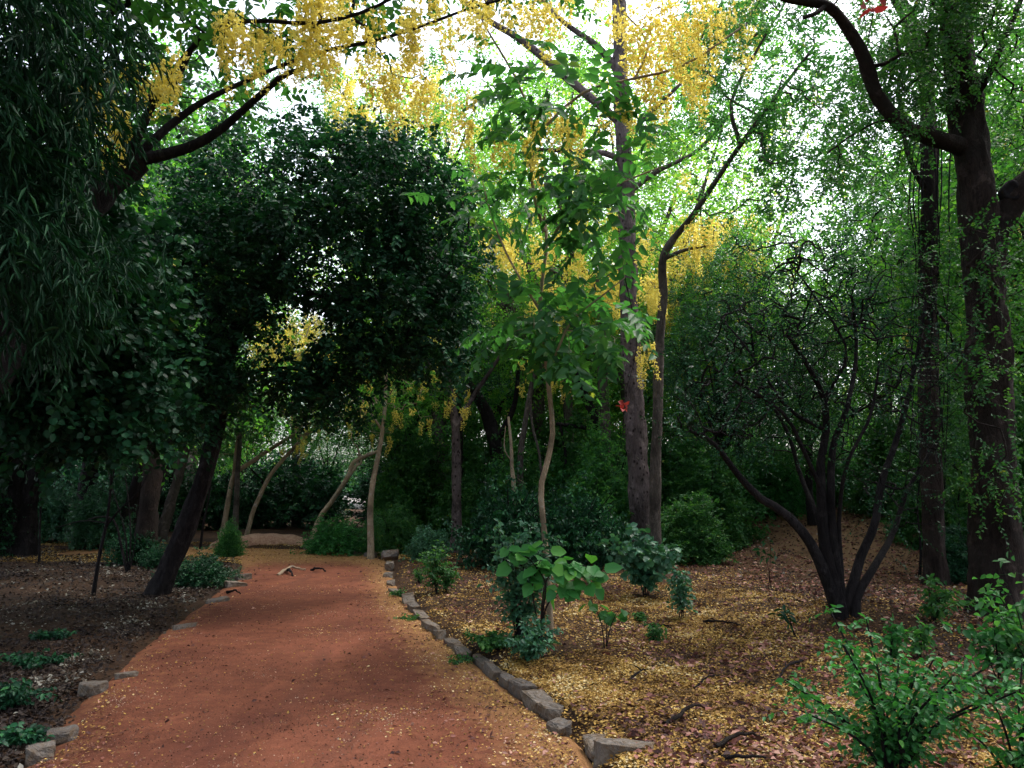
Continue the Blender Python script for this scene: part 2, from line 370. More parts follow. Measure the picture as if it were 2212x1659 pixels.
def px_path(pl, Y):
    """pl: (px,py[,Y]) list"""
    return [P(q[0], q[1], q[2] if len(q) > 2 else Y) for q in pl]
def add_limb(parent, base, name, pts, r0, r1, mat, sides=12, flare=0.0, lump=0.06, label=None):
    L0 = float(np.sum(np.linalg.norm(np.diff(np.asarray(pts),axis=0),axis=1)))
    if r0 > 0.12 and sides >= 10: sides = 32
    c = limb(pts, int(L0/0.07) if r0 > 0.09 else None); t = np.linspace(0,1,len(c)); r = r0*(1-t)+r1*t
    if flare: r = r*(1+flare*np.exp(-np.linalg.norm(c-c[0],axis=1)/0.22))
    mb = MB(); tube(mb, c, r, sides, lump, rng.random()*6, 0.7 if flare and r0 > 0.09 else 0.0)
    o = mb.obj(name, mat, parent, base, True)
    if label: o['label'] = label
    return c
# hanging racemes of yellow flowers (a few shapes shared by all copies)
def raceme_mesh(Lr, nf, fs, seed, loose=1.0):
    global rng
    keep = rng; rng = np.random.default_rng(seed); mb = MB()
    t = np.sort(rng.random(nf)); w = (0.055*np.sqrt(1-t*0.8)+0.012)*loose
    a = rng.random(nf)*2*PI; rr = w*rng.uniform(0.5,1.1,nf)
    p = np.stack([np.cos(a)*rr+0.02*np.sin(t*4), np.sin(a)*rr, -t*Lr-0.02], 1)
    for k in range(5):
        d = unit(rng.normal(size=(nf,3))+np.stack([np.cos(a),np.sin(a),0*a],1)*0.5)
        leaves(mb, p, d, rdir(nf), fs*rng.uniform(0.7,1.1,nf)*(1-0.45*t), fs*0.72*(1-0.45*t), 'diamond', np.clip(0.5+0.25*rng.normal(size=nf),0,1))
    tube(mb, np.array([[0,0,0.03],[0.01,0,-Lr*0.5],[0.0,0,-Lr]]), [0.003,0.002,0.001], 3)
    me = mb.mesh('blossom_cluster', M['petal']); rng = keep
    return me
RAC = [raceme_mesh(l, n, 0.032, 100+i, w) for i,(l,n,w) in enumerate([(0.42,75,1.0),(0.34,70,1.2),(0.27,60,1.35),(0.50,85,0.9),(0.20,48,1.5)])]
def hang(parent, base, pts, s=(0.8,1.25)):
    for p in pts:
        o = bpy.data.objects.new('blossom_cluster', RAC[int(rng.integers(len(RAC)))]); C.objects.link(o); o.parent = parent
        o.location = tuple(np.asarray(p)-np.asarray(base)); k = rng.uniform(*s); o.scale = (k,k,k*rng.uniform(0.85,1.15))
        o.rotation_euler = (rng.normal()*0.12, rng.normal()*0.12, rng.random()*6.28)
def far_blossom(mb, centers, fs=0.035, nf=26, Lr=0.35):
    for c in centers:
        t = rng.random(nf); a = rng.random(nf)*6.28; rr = (0.09*(1-t*0.7))*rng.random(nf)**0.5
        p = c+np.stack([np.cos(a)*rr, np.sin(a)*rr, -t*Lr],1)
        leaves(mb, p, rdir(nf), rdir(nf), fs*rng.uniform(0.8,1.4,nf), fs*0.9, 'diamond')

LEAF = dict(
 climber=dict(n=8, ln=0.095, wd=0.080, L=0.34, kind='round', style='alt', droop=0.35),
 climber_s=dict(n=9, ln=0.075, wd=0.055, L=0.30, kind='ovate', style='alt', droop=0.25),
 cassia=dict(n=9, ln=0.135, wd=0.080, L=0.36, kind='ovate', style='pinnate', droop=0.28),
 small=dict(n=10, ln=0.050, wd=0.032, L=0.26, kind='diamond', style='alt', droop=0.1),
 mid=dict(n=9, ln=0.085, wd=0.048, L=0.34, kind='ovate', style='alt', droop=0.2),
 neem=dict(n=13, ln=0.085, wd=0.024, L=0.34, kind='diamond', style='pinnate', droop=0.25),
 bamboo=dict(n=8, ln=0.17, wd=0.021, L=0.34, kind='diamond', style='blade', droop=0.5),
 big=dict(n=7, ln=0.15, wd=0.12, L=0.34, kind='round', style='alt', droop=0.3),
)
def foliage(mb, pts, centre, per, leaf, out=0.6, up=0.1, sc=1.0, spread=0.22, ls=1.0):
    k = LEAF[leaf]; S = len(pts)*per; st = np.repeat(pts, per, 0)+rng.normal(size=(S,3))*spread*0.5
    o = unit(st-np.asarray(centre)); d = unit(o*out+rng.normal(size=(S,3))*0.7+UP*up)
    shoots(mb, st, d, k['L']*sc*rng.uniform(0.6,1.2,S), k['n'], k['ln']*sc*ls, k['wd']*sc*ls, k['kind'], k['style'], k['droop'])

def tree(name, label, cat, limbs, blobs, leaf, lmat, bark, group=None, per=5, tip=0.003, rmax=0.04, blossoms=None, seg=0.3,
         sides=12, flare=0.35, bl_scale=(0.8,1.25), extra_att=None, wob=0.12, up=0.1, sc=1.0, twig_mat=None, pw=0.5, ls=1.0, gap=0.85):
    """limbs: [(points, r0, r1)], first is the trunk; blobs: [(centre, radii, n)]"""
    base = np.array(limbs[0][0][0], float); e = empty(name, base, label, cat, group)
    roots = []
    for i, lb in enumerate(limbs):
        pts, r0, r1 = lb[:3]
        nm = 'trunk' if i == 0 else (lb[3] if len(lb) > 3 else 'branch')
        c = add_limb(e, base, nm, pts, r0, r1, bark, sides if i == 0 else max(6, sides-4), flare if i == 0 else 0)
        roots.append(c[int(len(c)*(0.45 if i == 0 and len(limbs) > 1 else 0.15)):])
    roots = np.vstack(roots)
    att = []; cen = []
    for (c, r, n) in blobs:
        a = ell(c, r, n); att.append(a); cen.append(np.repeat([np.asarray(c,float)], n, 0))
    if blossoms is not None and len(blossoms):
        att.append(blossoms+np.array([0,0,0.05])); cen.append(blossoms)
    nbl = 0 if blossoms is None else len(blossoms)
    A = np.vstack(att); CN = np.vstack(cen)
    if gap and len(A)-nbl > 60:
        f_ = np.sin(A[:,0]*3.1+1.5*np.sin(A[:,2]*1.9))*np.sin(A[:,2]*3.7+A[:,1]*1.3)+0.5*np.sin(A[:,1]*4.3+A[:,0]*2)
        ok = (f_ > -gap); ok[len(A)-nbl:] = True; A = A[ok]; CN = CN[ok]
    g = grow(roots, A, seg=seg, tip=tip, rmax=rmax, wob=wob, pw=pw)
    mb = MB(); wood(mb, g, 5); mb.cur = 1
    nb = len(A)-(0 if blossoms is None else len(blossoms))
    if leaf:
        k = LEAF[leaf]
        st = np.repeat(A[:nb], per, 0); S = len(st); st = st+rng.normal(size=(S,3))*0.13*sc
        o = unit(st-np.repeat(CN[:nb], per, 0)); d = unit(o*0.6+rng.normal(size=(S,3))*0.7+UP*up)
        shoots(mb, st, d, k['L']*sc*rng.uniform(0.6,1.2,S), k['n'], k['ln']*sc*ls, k['wd']*sc*ls, k['kind'], k['style'], k['droop'])
        mb.obj('crown', (twig_mat or bark, lmat), e, base)
    if blossoms is not None and len(blossoms): hang(e, base, blossoms, bl_scale)
    return e, base
def B(px, py, Y, rx, ry, rd, n):
    """foliage mass: centre seen at px,py at distance Y, half sizes rx,ry in photo pixels, rd metres deep"""
    k = mpp(Y); return (P(px,py,Y), (rx*k, rd, ry*k), n)
def scat(regs):
    out = []
    for (x0,y0,x1,y1,Y0,Y1,n) in regs:
        for _ in range(n): out.append(P(rng.uniform(x0,x1), rng.uniform(y0,y1), rng.uniform(Y0,Y1)))
    return np.array(out)
def copy_tree(o, parent=None):
    c = o.copy(); C.objects.link(c); c.parent = parent
    for ch in o.children: copy_tree(ch, c)
    return c
def gl(px, py):  # ground point as array
    return G(px, py)

# ================================================================== SETTING
def sgrid(lo, hi, n, c, k):
    t = np.linspace(-1,1,n); s = np.sinh(t*k)/math.sinh(k)
    return c+np.where(s < 0, s*(c-lo), s*(hi-c))
gx = sgrid(-90, 90, 330, 0.5, 4.3); gy = sgrid(-40, 140, 360, 7.0, 4.0)
X, Yg = np.meshgrid(gx, gy)
pf = pathfield(X.ravel(), Yg.ravel())
Z = gz(X.ravel(), Yg.ravel(), pf)
V = np.stack([X.ravel(), Yg.ravel(), Z], 1); nxg = len(gx); i = np.arange(len(gy)-1)[:,None]*nxg; j = np.arange(nxg-1)[None]
F = np.stack([i+j, i+j+1, i+nxg+j+1, i+nxg+j], -1).reshape(-1,4)
mb = MB(); mb.add(V, F); ground = mb.obj('ground', M['soil'], smooth=True); tag(ground, kind='structure')
earth = 0.75*np.exp(-((V[:,0]-6.3)/2.2)**2-((V[:,1]-15)/3.2)**2)+0.7*np.exp(-((V[:,0]-11.5)/3)**2-((V[:,1]-15.5)/4)**2)
a = ground.data.attributes.new('earth', 'FLOAT', 'POINT'); a.data.foreach_set('value', np.clip(earth,0,1).astype(np.float32))
# path sheet
nr, nc = 420, 44
Lp = catmull([r[0] for r in rowsLR], nr); Rp = catmull([r[1] for r in rowsLR], nr)
t = np.linspace(-0.06,1.06,nc)[None,:,None]
XY = Lp[:,None]*(1-t)+Rp[:,None]*t
x, y = XY[...,0].ravel(), XY[...,1].ravel()
crown_ = 0.010*np.sin(PI*np.clip(np.tile(t[0,:,0],nr),0,1))
z = 0.004+crown_+0.006*nz(x,y,1.9,7)+0.003*nz(x,y,6.1,8)
edge_t = np.tile(np.abs(t[0,:,0]-0.5)*2, nr)
z = np.where(edge_t > 1, z-0.05*(edge_t-1)*8, z)
V = np.stack([x,y,z],1); i = np.arange(nr-1)[:,None]*nc; j = np.arange(nc-1)[None]
mb = MB(); mb.add(V, np.stack([i+j,i+j+1,i+nc+j+1,i+nc+j],-1).reshape(-1,4)); path = mb.obj('path', M['path'], smooth=True); tag(path, kind='structure')
right_w = np.tile(np.clip(t[0,:,0],0,1), nr)
ed = np.clip(edge_t**4*0.15+0.45*sstep(0.74,1.02,right_w)+0.75*sstep(14.0,17.5,y),0,1)
a = path.data.attributes.new('edge', 'FLOAT', 'POINT'); a.data.foreach_set('value', ed.astype(np.float32))
def surf_z(x, y):
    g = gz(x, y); d, _ = pathfield(x, y)
    return np.where(d < 0, np.maximum(g, 0.012+0.006*nz(x,y,1.9,7)), g)

# ---- litter (nobody could count it)
def flakes(name, mat, n, dens, size, region, mx=0.25, lab=None, curl=0.5, asp=(0.5,0.9), zoff=0.006, kind='diamond'):
    x0,x1,y0,y1 = region; xs = []; tot = 0
    while tot < n:
        m_ = 200000; u = rng.random(m_); y_ = y0*(y1/y0)**u                 # denser nearby
        x_ = rng.uniform(-0.78,0.78,m_)*y_+rng.uniform(-0.6,0.6,m_)
        ok = (x_ > x0)&(x_ < x1); x_, y_ = x_[ok], y_[ok]
        p = dens(x_, y_); ok = rng.random(len(x_)) < p; xs.append(np.stack([x_[ok], y_[ok]],1)); tot += ok.sum()
    q = np.vstack(xs)[:n]; z_ = surf_z(q[:,0], q[:,1])+zoff+rng.random(n)*zoff
    pos = np.column_stack([q, z_]); sz = rng.uniform(size[0], size[1], n)*(1+np.clip(q[:,1]-7,0,20)*0.05)
    d = rdir(n, 0, 0.22); nn = unit(UP+rng.normal(size=(n,3))*curl)
    rr_ = np.clip(0.5+0.30*nz(q[:,0],q[:,1],3.1,5)+0.22*nz(q[:,0],q[:,1],9.7,6)+rng.normal(size=n)*0.26, 0, 1)
    mb = MB(); leaves(mb, pos, d, nn, sz, sz*rng.uniform(asp[0],asp[1],n), kind, rr_)
    o = mb.obj(name, mat); tag(o, lab, 'fallen leaves', kind='stuff'); return o
def patch(x, y, s, k, lo=-0.4, hi=0.5): return sstep(lo, hi, nz(x,y,s,k)+0.5*nz(x,y,s*2.7,k+1))
def d_yellow(x, y):
    d, r = pathfield(x, y); w = sstep(0.02,0.25,d)
    v = np.where(r & (x > -2.0), 0.18+0.82*patch(x,y,1.6,11,-0.6,0.7)*(0.35+0.65*patch(x,y,4.3,15,-0.7,0.3)), 0.0)*w
    v = v*(1-0.8*sstep(1.5,3.0,x-0.12*y))*(1-0.80*sstep(9.0,12.5,y))
    v = np.maximum(v, np.where((d > 0)&(y > 15.5)&(x < 0), 0.5, 0))
    v = v*(1-0.85*np.exp(-((x-0.55)/1.0)**2-((y-7.1)/0.45)**2))*(1-0.8*np.exp(-((x+0.6)/1.3)**2-((y-10.0)/1.0)**2))
    return v
flakes('fallen_petals', M['litter_yellow'], 190000, d_yellow, (0.013,0.030), (-12,9,3.3,20), lab='yellow and ochre fallen petals carpeting the ground right of the red path', curl=0.45)
def d_brown(x, y):
    d, r = pathfield(x, y); w = sstep(0.1,0.5,d)
    return np.where(r, 0.10+0.5*patch(x,y,0.9,21,0.1,0.8)+1.6*np.exp(-((x-5.4)/2.2)**2-((y-14)/4.5)**2)+0.35*np.exp(-((x-1.9)/0.8)**2-((y-4.6)/0.6)**2), 0.0)*w
flakes('dry_leaves', M['litter_brown'], 17000, d_brown, (0.03,0.065), (-3,14,3.3,24), lab='reddish brown dry leaves lying between the trees on the right', curl=0.7, asp=(0.35,0.6), zoff=0.012)
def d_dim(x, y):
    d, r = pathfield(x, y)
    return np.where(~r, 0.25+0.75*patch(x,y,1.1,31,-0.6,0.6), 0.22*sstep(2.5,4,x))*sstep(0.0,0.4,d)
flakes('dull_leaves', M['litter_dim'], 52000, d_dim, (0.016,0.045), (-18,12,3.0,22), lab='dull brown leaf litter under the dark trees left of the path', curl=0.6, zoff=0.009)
def d_path(x, y):
    d, r = pathfield(x, y)
    v = np.where(d < 0, 0.016+0.55*np.where(r, np.exp(d/0.22), 0)+0.14*np.where(~r, np.exp(d/0.18), 0)+0.5*np.where(r, np.exp(d/0.6)*patch(x,y,2.4,41,0.1,0.9), 0), 0)
    return np.where(y > 14.5, np.where(d < 0, 0.12+0.7*sstep(15,17.5,y), 0), v)
flakes('petals_on_path', M['litter_yellow'], 13000, d_path, (0.010,0.024), (-9,2,3.0,20), lab='pale petals scattered thinly over the red earth path', curl=0.3, zoff=0.003)

def d_grit(x, y):
    d, r = pathfield(x, y); return np.where(d < 0.05, 0.35+0.65*patch(x,y,2.1,51,-0.3,0.6), 0)
mat_g = litter_mat('grit', [(0,(0.05,0.022,0.018)),(0.5,(0.16,0.07,0.05)),(0.85,(0.30,0.16,0.11)),(1,(0.45,0.34,0.27))])
og = flakes('grit_on_path', mat_g, 26000, d_grit, (0.005,0.013), (-9,2,3.0,12), lab='gravel grit and crumbs of earth on the red path', curl=1.2, asp=(0.6,1.0), zoff=0.003); og['category'] = 'gravel'
def d_bits(x, y):
    d, r = pathfield(x, y); return np.where(d < 0, 0.02+0.5*np.where(r, np.exp(d/0.35), 0.3*np.exp(d/0.25)), 0)
flakes('leaf_bits_on_path', M['litter_brown'], 1500, d_bits, (0.02,0.05), (-9,2,3.0,18), lab='brown leaf bits lying along the borders of the red path', curl=0.6, asp=(0.3,0.6), zoff=0.004)

# ---- stones
def stone_mesh(sx, sy, sz, seed):
    r = np.random.default_rng(seed); bm = bmesh.new()
    for k in range(13):
        v = r.uniform(-1,1,3); v[np.argmax(np.abs(v))] = np.sign(v[np.argmax(np.abs(v))])*r.uniform(0.85,1)
        if v[2] > 0: v[2] = max(v[2], 0.72)
        bm.verts.new((v[0]*sx/2, v[1]*sy/2, v[2]*sz/2))
    for k in range(8):
        bm.verts.new(((1 if k&1 else -1)*sx*0.47*r.uniform(0.55,1), (1 if k&2 else -1)*sy*0.47*r.uniform(0.5,1), (1 if k&4 else -1)*sz*r.uniform(0.34,0.48)))
    h = bmesh.ops.convex_hull(bm, input=bm.verts[:])
    bmesh.ops.delete(bm, geom=list({g for g in h['geom_interior'] if isinstance(g, bmesh.types.BMVert)}), context='VERTS')
    bmesh.ops.bevel(bm, geom=bm.edges[:], offset=min(sx,sy,sz)*0.07, segments=2, profile=0.6, affect='EDGES', clamp_overlap=True)
    bmesh.ops.triangulate(bm, faces=[f for f in bm.faces if len(f.verts) > 4])
    bmesh.ops.subdivide_edges(bm, edges=[e for e in bm.edges if e.calc_length() > min(sx,sy)*0.3], cuts=2, use_grid_fill=True)
    for v in bm.verts:
        c = v.co; k = 0.06*min(sx,sy,sz)
        n_ = math.sin(c.x*41+seed)*math.cos(c.y*37+seed)*math.sin(c.z*53)+0.6*math.sin(c.x*97+c.y*83+c.z*71)
        v.co += c.normalized()*k*n_
    me = bpy.data.meshes.new('kerb_stone'); bm.to_mesh(me); bm.free(); me.materials.append(M['stone']); return me
def stone(px, py, w, d, h, rot, label, seed, grp, cat='stone', sink=0.45, tilt=0.08):
    """px,py: where the stone's front foot meets the ground"""
    g = G0(px, py); r = np.random.default_rng(seed)
    o = bpy.data.objects.new('kerb_stone', stone_mesh(w, d, h*1.7, seed)); C.objects.link(o)
    z_ = max(gz1(g[0], g[1]), 0.0)
    if grp == KG and not label.startswith(('big tilted','broad pale')):
        i_ = int(np.argmin(np.hypot(PR[:,0]-g[0], PR[:,1]-g[1]))); t_ = PR[min(i_+2,119)]-PR[max(i_-2,0)]; rot = math.atan2(t_[1], t_[0])+r.normal()*0.10
        w = w*r.uniform(0.92,1.08); d = d*r.uniform(0.85,1.15); h = h*r.uniform(0.6,0.8); o.data = stone_mesh(w, d, h*1.7, seed)
        g = g+np.array([0.05+r.normal()*0.025, 0])
    o.location = (g[0], g[1], min(z_, 0.03)+h-h*1.7/2); o.rotation_euler = (r.normal()*tilt, r.normal()*tilt, rot)
    return tag(o, label, cat, grp)
KG = 'stones edging the right side of the path'
ks = [ # px,py,w,d,h
 (1262,1628,0.30,0.17,0.10,-0.75,'large flat grey kerb stone at the bottom edge, nearest of the right row'),
 (1345,1650,0.34,0.20,0.09,-0.35,'broad pale slab stone lying behind the nearest kerb stone at the bottom edge'),
 (1198,1580,0.16,0.13,0.09,-0.4,'small pointed pale stone standing alone before the gap in the right kerb'),
 (1178,1548,0.26,0.14,0.13,-0.25,'bulky wedge kerb stone with a dark shadowed end, just before the small pointed stone'),
 (1140,1525,0.17,0.16,0.12,-0.7,'upright squarish kerb stone wedged beside the bulky wedge stone'),
 (1112,1498,0.17,0.14,0.12,-0.6,'pale capped kerb stone left of the squarish wedged one'),
 (1078,1476,0.20,0.11,0.09,-0.75,'narrow kerb stone, sixth along the right edge from the camera side'),
 (1050,1455,0.18,0.11,0.09,-0.75,'narrow kerb stone with a sloping top where yellow petals spill over'),
 (1026,1436,0.18,0.11,0.08,-0.7,'kerb stone just past the dark weedy gap in the right edge'),
 (990,1415,0.17,0.12,0.09,-0.7,'low kerb stone at the foot of the slim sapling clump'),
 (965,1396,0.18,0.13,0.10,-0.75,'flat kerb stone among leaves left of the slim sapling'),
 (945,1377,0.18,0.13,0.10,-0.85,'pale flat kerb stone second in the straight middle run of the right edge'),
 (928,1360,0.20,0.15,0.12,-0.9,'tall pale kerb stone starting the straight middle run of the right edge'),
 (900,1334,0.17,0.14,0.08,-0.7,'half sunken kerb stone in the shaded stretch of the right edge'),
 (884,1318,0.24,0.16,0.13,-0.6,'chunky pale kerb stone in the shaded stretch beside small weeds'),
 (868,1303,0.20,0.15,0.10,-0.4,'angular grey kerb stone at the corner where the right edge juts out'),
 (848,1280,0.22,0.15,0.07,-0.9,'low worn kerb stone between the corner and the stacked blocks'),
 (838,1262,0.22,0.16,0.08,-1.1,'worn kerb stone just below the stacked blocks at the bend'),
 (834,1246,0.26,0.18,0.10,-0.9,'lower block of the little stone stack at the bend'),
]
for k, (px,py,w,d,h,rot,lab) in enumerate(ks):
    if k not in (1,2) and k+1 < len(ks):
        a_ = G0(px,py); q_ = ks[k+1 if k != 0 else 2]; b_ = G0(q_[0],q_[1]); w = float(np.clip(np.hypot(*(a_-b_))*1.02, 0.16, 0.50))
    stone(px,py,w,d,h,rot,lab,500+k,KG)
s1 = stone(838,1232,0.30,0.20,0.12,-0.2,'middle block of the little stone stack at the bend',540,KG)
s2 = stone(842,1224,0.34,0.24,0.10,0.25,'big tilted cap stone on top of the stack at the bend',541,KG,tilt=0.2); s2.location.z += 0.20
s1.location.z += 0.06
for k,(px,py,w) in enumerate([(800,1203,0.30),(775,1199,0.34),(748,1195,0.30),(722,1192,0.36),(696,1190,0.30),(668,1188,0.34)]):
    stone(px,py,w,0.2,0.10,0.05*k,['small stone on the far bend, nearest to the upright pale trunk','second small stone of the far bend counted leftwards from the upright pale trunk','third small stone of the far bend counted leftwards from the upright pale trunk','fourth small stone of the far bend, in front of the round bright bush','fifth small stone of the far bend, left below the round bright bush','last small stone of the far bend beside the low earth bank'][k],560+k,'small stones along the far bend')
LG = 'stones on the left side of the path'
for k,(px,py,w,d,h,rot,lab) in enumerate([
 (86,1640,0.15,0.14,0.08,0.5,'rough blue-grey stone in the bottom left corner, nearer of the two'),
 (126,1596,0.21,0.14,0.06,0.35,'rough grey stone just behind the corner stone at bottom left'),
 (200,1492,0.20,0.20,0.065,0.2,'smooth flat-topped slate grey block on the left verge'),
 (272,1462,0.18,0.12,0.04,0.6,'small dim stone right behind the flat-topped slate block'),
 (395,1358,0.30,0.10,0.05,1.0,'thin edging stone half buried in the shaded left verge'),
 (470,1300,0.34,0.14,0.05,0.8,'pale sliver of stone at the left verge below the leaning trunk'),
 (508,1268,0.34,0.20,0.09,0.7,'grey stone under the low dark bush at the left verge, nearer one'),
 (524,1252,0.30,0.18,0.10,0.9,'grey stone under the low dark bush at the left verge, farther one')]):
    stone(px,py,w,d,h,rot,lab,600+k,LG)
stone(1755,1590,0.18,0.14,0.09,0.4,'small blue-grey cobble lying in the leaves before the bright green plant',640,None)
stone(2040,1560,0.40,0.28,0.08,0.1,'dark flat stone half hidden under the bright green plant at right',641,None)

# ---- low earth bank at the end of the path and a pale wall far behind
mb = MB(); Yb = 19.6
bx = np.linspace(-7.4,-5.2,30); rows_ = []
for k_, (dy, hz) in enumerate([(-0.30,-0.05),(-0.24,0.14),(-0.10,0.24),(0.25,0.29),(0.6,0.22),(0.95,-0.1)]):
    e_ = np.sin(PI*np.linspace(0.06,0.94,30))**0.35
    rows_.append(np.stack([bx, Yb+dy+0.05*nz(bx,bx*0+k_,5,k_)+0.12*np.sin(bx*2), hz*e_*(1+0.12*nz(bx,bx*0+k_,6,3))-(1-e_)*0.1+0.03],1))
V = np.stack(rows_).reshape(-1,3); i = np.arange(5)[:,None]*30; j = np.arange(29)[None]
mb.add(V, np.stack([i+j,i+j+1,i+31+j,i+30+j],-1).reshape(-1,4))
m, nt, N, L = newmat('bank_earth'); tc = N.new('ShaderNodeTexCoord'); n1 = noise(nt,9,7,0.75,tc.outputs['Object'],0.8)
r1 = ramp(nt,[(0.3,(0.20,0.10,0.07)),(0.55,(0.42,0.25,0.18)),(0.75,(0.60,0.42,0.32))]); L.new(n1.outputs[0], r1.inputs[0])
finish(nt, r1.outputs[0], bump(nt,n1.outputs[0],0.9,0.08))
tag(mb.obj('earth_bank', m, smooth=True), 'low pinkish bank of earth and rubble closing the end of the red path', 'earth bank')
mb = MB(); w0 = P(700,1100,48); w1 = P(850,1100,48)
def box(mb, x0,x1,y0,y1,z0,z1):
    v = [(x,y,z) for z in (z0,z1) for y in (y0,y1) for x in (x0,x1)]
    mb.add(v, [[0,2,3,1],[4,5,7,6],[0,1,5,4],[2,6,7,3],[0,4,6,2],[1,3,7,5]])
wall = empty('boundary_wall', (w0[0]+2, 48, 0.0), 'pale low wall glimpsed far behind the round bright bush', 'wall')
ob_ = (w0[0]+2, 48, 0.0)
box(mb, w0[0]-1.5, w1[0]+2.5, 47.9, 48.1, -0.3, 0.75); mb.obj('wall_panel', M['plaster'], wall, ob_)
for k in range(4):
    mb = MB(); xx = w0[0]-1.4+k*2.6; box(mb, xx, xx+0.3, 47.85, 48.15, -0.3, 0.9); mb.obj('pier', M['plaster'], wall, ob_)
# ---- fallen sticks
def stick(pl, r, label, mat='bark_dark', name='fallen_stick', lift=0.012, fork=None):
    pts = []
    for q in pl:
        g = G(*q); zz = max(float(surf_z(np.array([g[0]]), np.array([g[1]]))[0]), 0)+lift; pts.append([g[0],g[1],zz])
    pts[len(pts)//2][2] += r*2
    c = catmull(pts, 14); c += rng.normal(size=c.shape)*r*0.3; mb = MB(); tube(mb, c, np.linspace(r,r*0.4,14), 6)
    if fork is not None:
        a_ = c[7]; b_ = a_+np.array(fork); tube(mb, catmull([a_, (a_+b_)/2+[0,0.01,0.01], b_], 6), np.linspace(r*0.6,r*0.2,6), 5)
    return tag(mb.obj(name, M[mat]), label, 'stick', 'fallen sticks')
stick([(600,1248),(630,1240),(660,1238)],0.03,'pale fallen stick lying across the path before the bend','bark_pale')
stick([(615,1240),(625,1246),(632,1252)],0.03,'short dark twig crossing the pale stick on the path')
stick([(672,1238),(688,1241),(705,1242)],0.025,'short dark stick on the path right of the pale one')
stick([(490,1289),(505,1291),(520,1292)],0.02,'small dark stick on the path near the leaning trunk')
stick([(1735,1430),(1700,1450),(1680,1475)],0.012,'thin dark branch on the petals left of the bright green plant', fork=(0.05,0.12,0.02))
stick([(1360,1470),(1385,1458),(1400,1448)],0.010,'small forked twig standing on the yellow petals in the middle', fork=(-0.10,-0.02,0.05))
stick([(1500,1490),(1530,1470),(1560,1462)],0.008,'thin twig lying on petals between the forked twig and the dark shrub')
stick([(1440,1570),(1490,1545),(1535,1530)],0.016,'reddish dry branch lying in the leaves at lower right','bark_brown')
stick([(1545,1620),(1600,1602),(1650,1598)],0.014,'curved reddish husk-like stick at the bottom right among dry leaves','bark_brown')
stick([(1560,1640),(1620,1650),(1700,1645)],0.012,'dark twig near the bottom edge below the curved reddish stick')
stick([(1520,1345),(1560,1350),(1600,1352)],0.014,'dark twig on the ground left of the twiggy shrub')
stick([(1410,1362),(1430,1358),(1455,1360)],0.014,'dark twig beside the tiny seedling on the petals')

# ================================================================== TREES NEAR AND MIDDLE
def wl(pl, Y): return [P(*q) if len(q) == 3 else P(q[0], q[1], Y) for q in pl]
def based(px, py, rest, Y=None, dz=-0.1):
    """limb points starting on the ground seen at (px,py)"""
    g = G(px, py); Yb = g[1] if Y is None else Y
    g = g+np.array([0,0,dz]); return [g]+[P(q[0], q[1], (q[2] if len(q) > 2 else Yb)) for q in rest]

# golden shower tree leaning in from the left edge
b0 = np.array([-5.9, 5.2, 0.0]); b0[2] = gz1(b0[0], b0[1])-0.1
T2 = [[b0, np.array([-5.6,5.6,1.0]), P(-60,860,6.3), P(60,600,6.6), P(200,435,7.0), P(300,345,7.1)]]
lm = [(T2[0],0.20,0.115),
 (wl([(300,345,7.1),(400,322,7.2),(470,285,7.2),(540,225,7.2),(610,165,7.1),(650,150,7.0)],7.1),0.060,0.022),
 (wl([(285,350,7.1),(345,290,7.2),(400,245,7.3),(445,215,7.3),(520,180,7.4),(600,145,7.4)],7.2),0.050,0.018),
 (wl([(270,360,7.1),(310,270,7.0),(335,215,6.9),(380,180,6.8),(410,110,6.8),(440,70,6.7)],7.0),0.050,0.015),
 (wl([(335,215,6.9),(400,120,6.8),(470,60,6.6),(560,45,6.5),(680,50,6.4),(800,20,6.3),(900,-40,6.2)],6.8),0.028,0.012),
 (wl([(330,220,6.9),(270,160,6.6),(230,60,6.3),(300,-80,6.0)],6.8),0.035,0.015),
 (wl([(600,145,7.4),(700,110,7.3),(800,90,7.2),(900,60,7.0),(1010,20,6.9),(1080,0,6.8)],7.4),0.020,0.012)]
blo = scat([(290,95,390,165,5.6,6.2,6),(165,120,265,270,5.5,6.3,9),(460,20,570,110,6.0,6.8,11),(570,30,740,140,6.3,7.0,18),(640,-30,830,40,6.2,7.2,16),
            (760,30,900,190,6.8,7.6,15),(880,-30,1060,60,6.2,7.4,14),(840,150,1000,230,7,8,8)])
blo = np.vstack([blo[:98], ])
_ = tree('golden_shower_tree', 'dark leaning tree at the upper left whose forked limbs carry long hanging yellow racemes', 'tree', lm,
  [(np.array([-3.5,3.0,7.0]),(2.8,3.4,0.9),170), (np.array([-4.0,-0.5,7.2]),(2.6,2.6,0.9),110), (np.array([-1.0,8.4,8.6]),(3.6,2.2,0.7),240), (np.array([-1.0,5.0,7.6]),(2.0,1.6,0.7),40), B(600,-120,6.4,420,110,1.6,45), B(250,-60,6.0,260,120,1.4,40), B(420,150,8.2,200,110,0.8,24)], 'cassia', M['leaf_mid'], M['bark_dark'], 'golden shower trees', per=4, blossoms=blo, rmax=0.02, tip=0.0022, seg=0.25)  # out-of-frame leaf masses added overhead to shade the left and the path

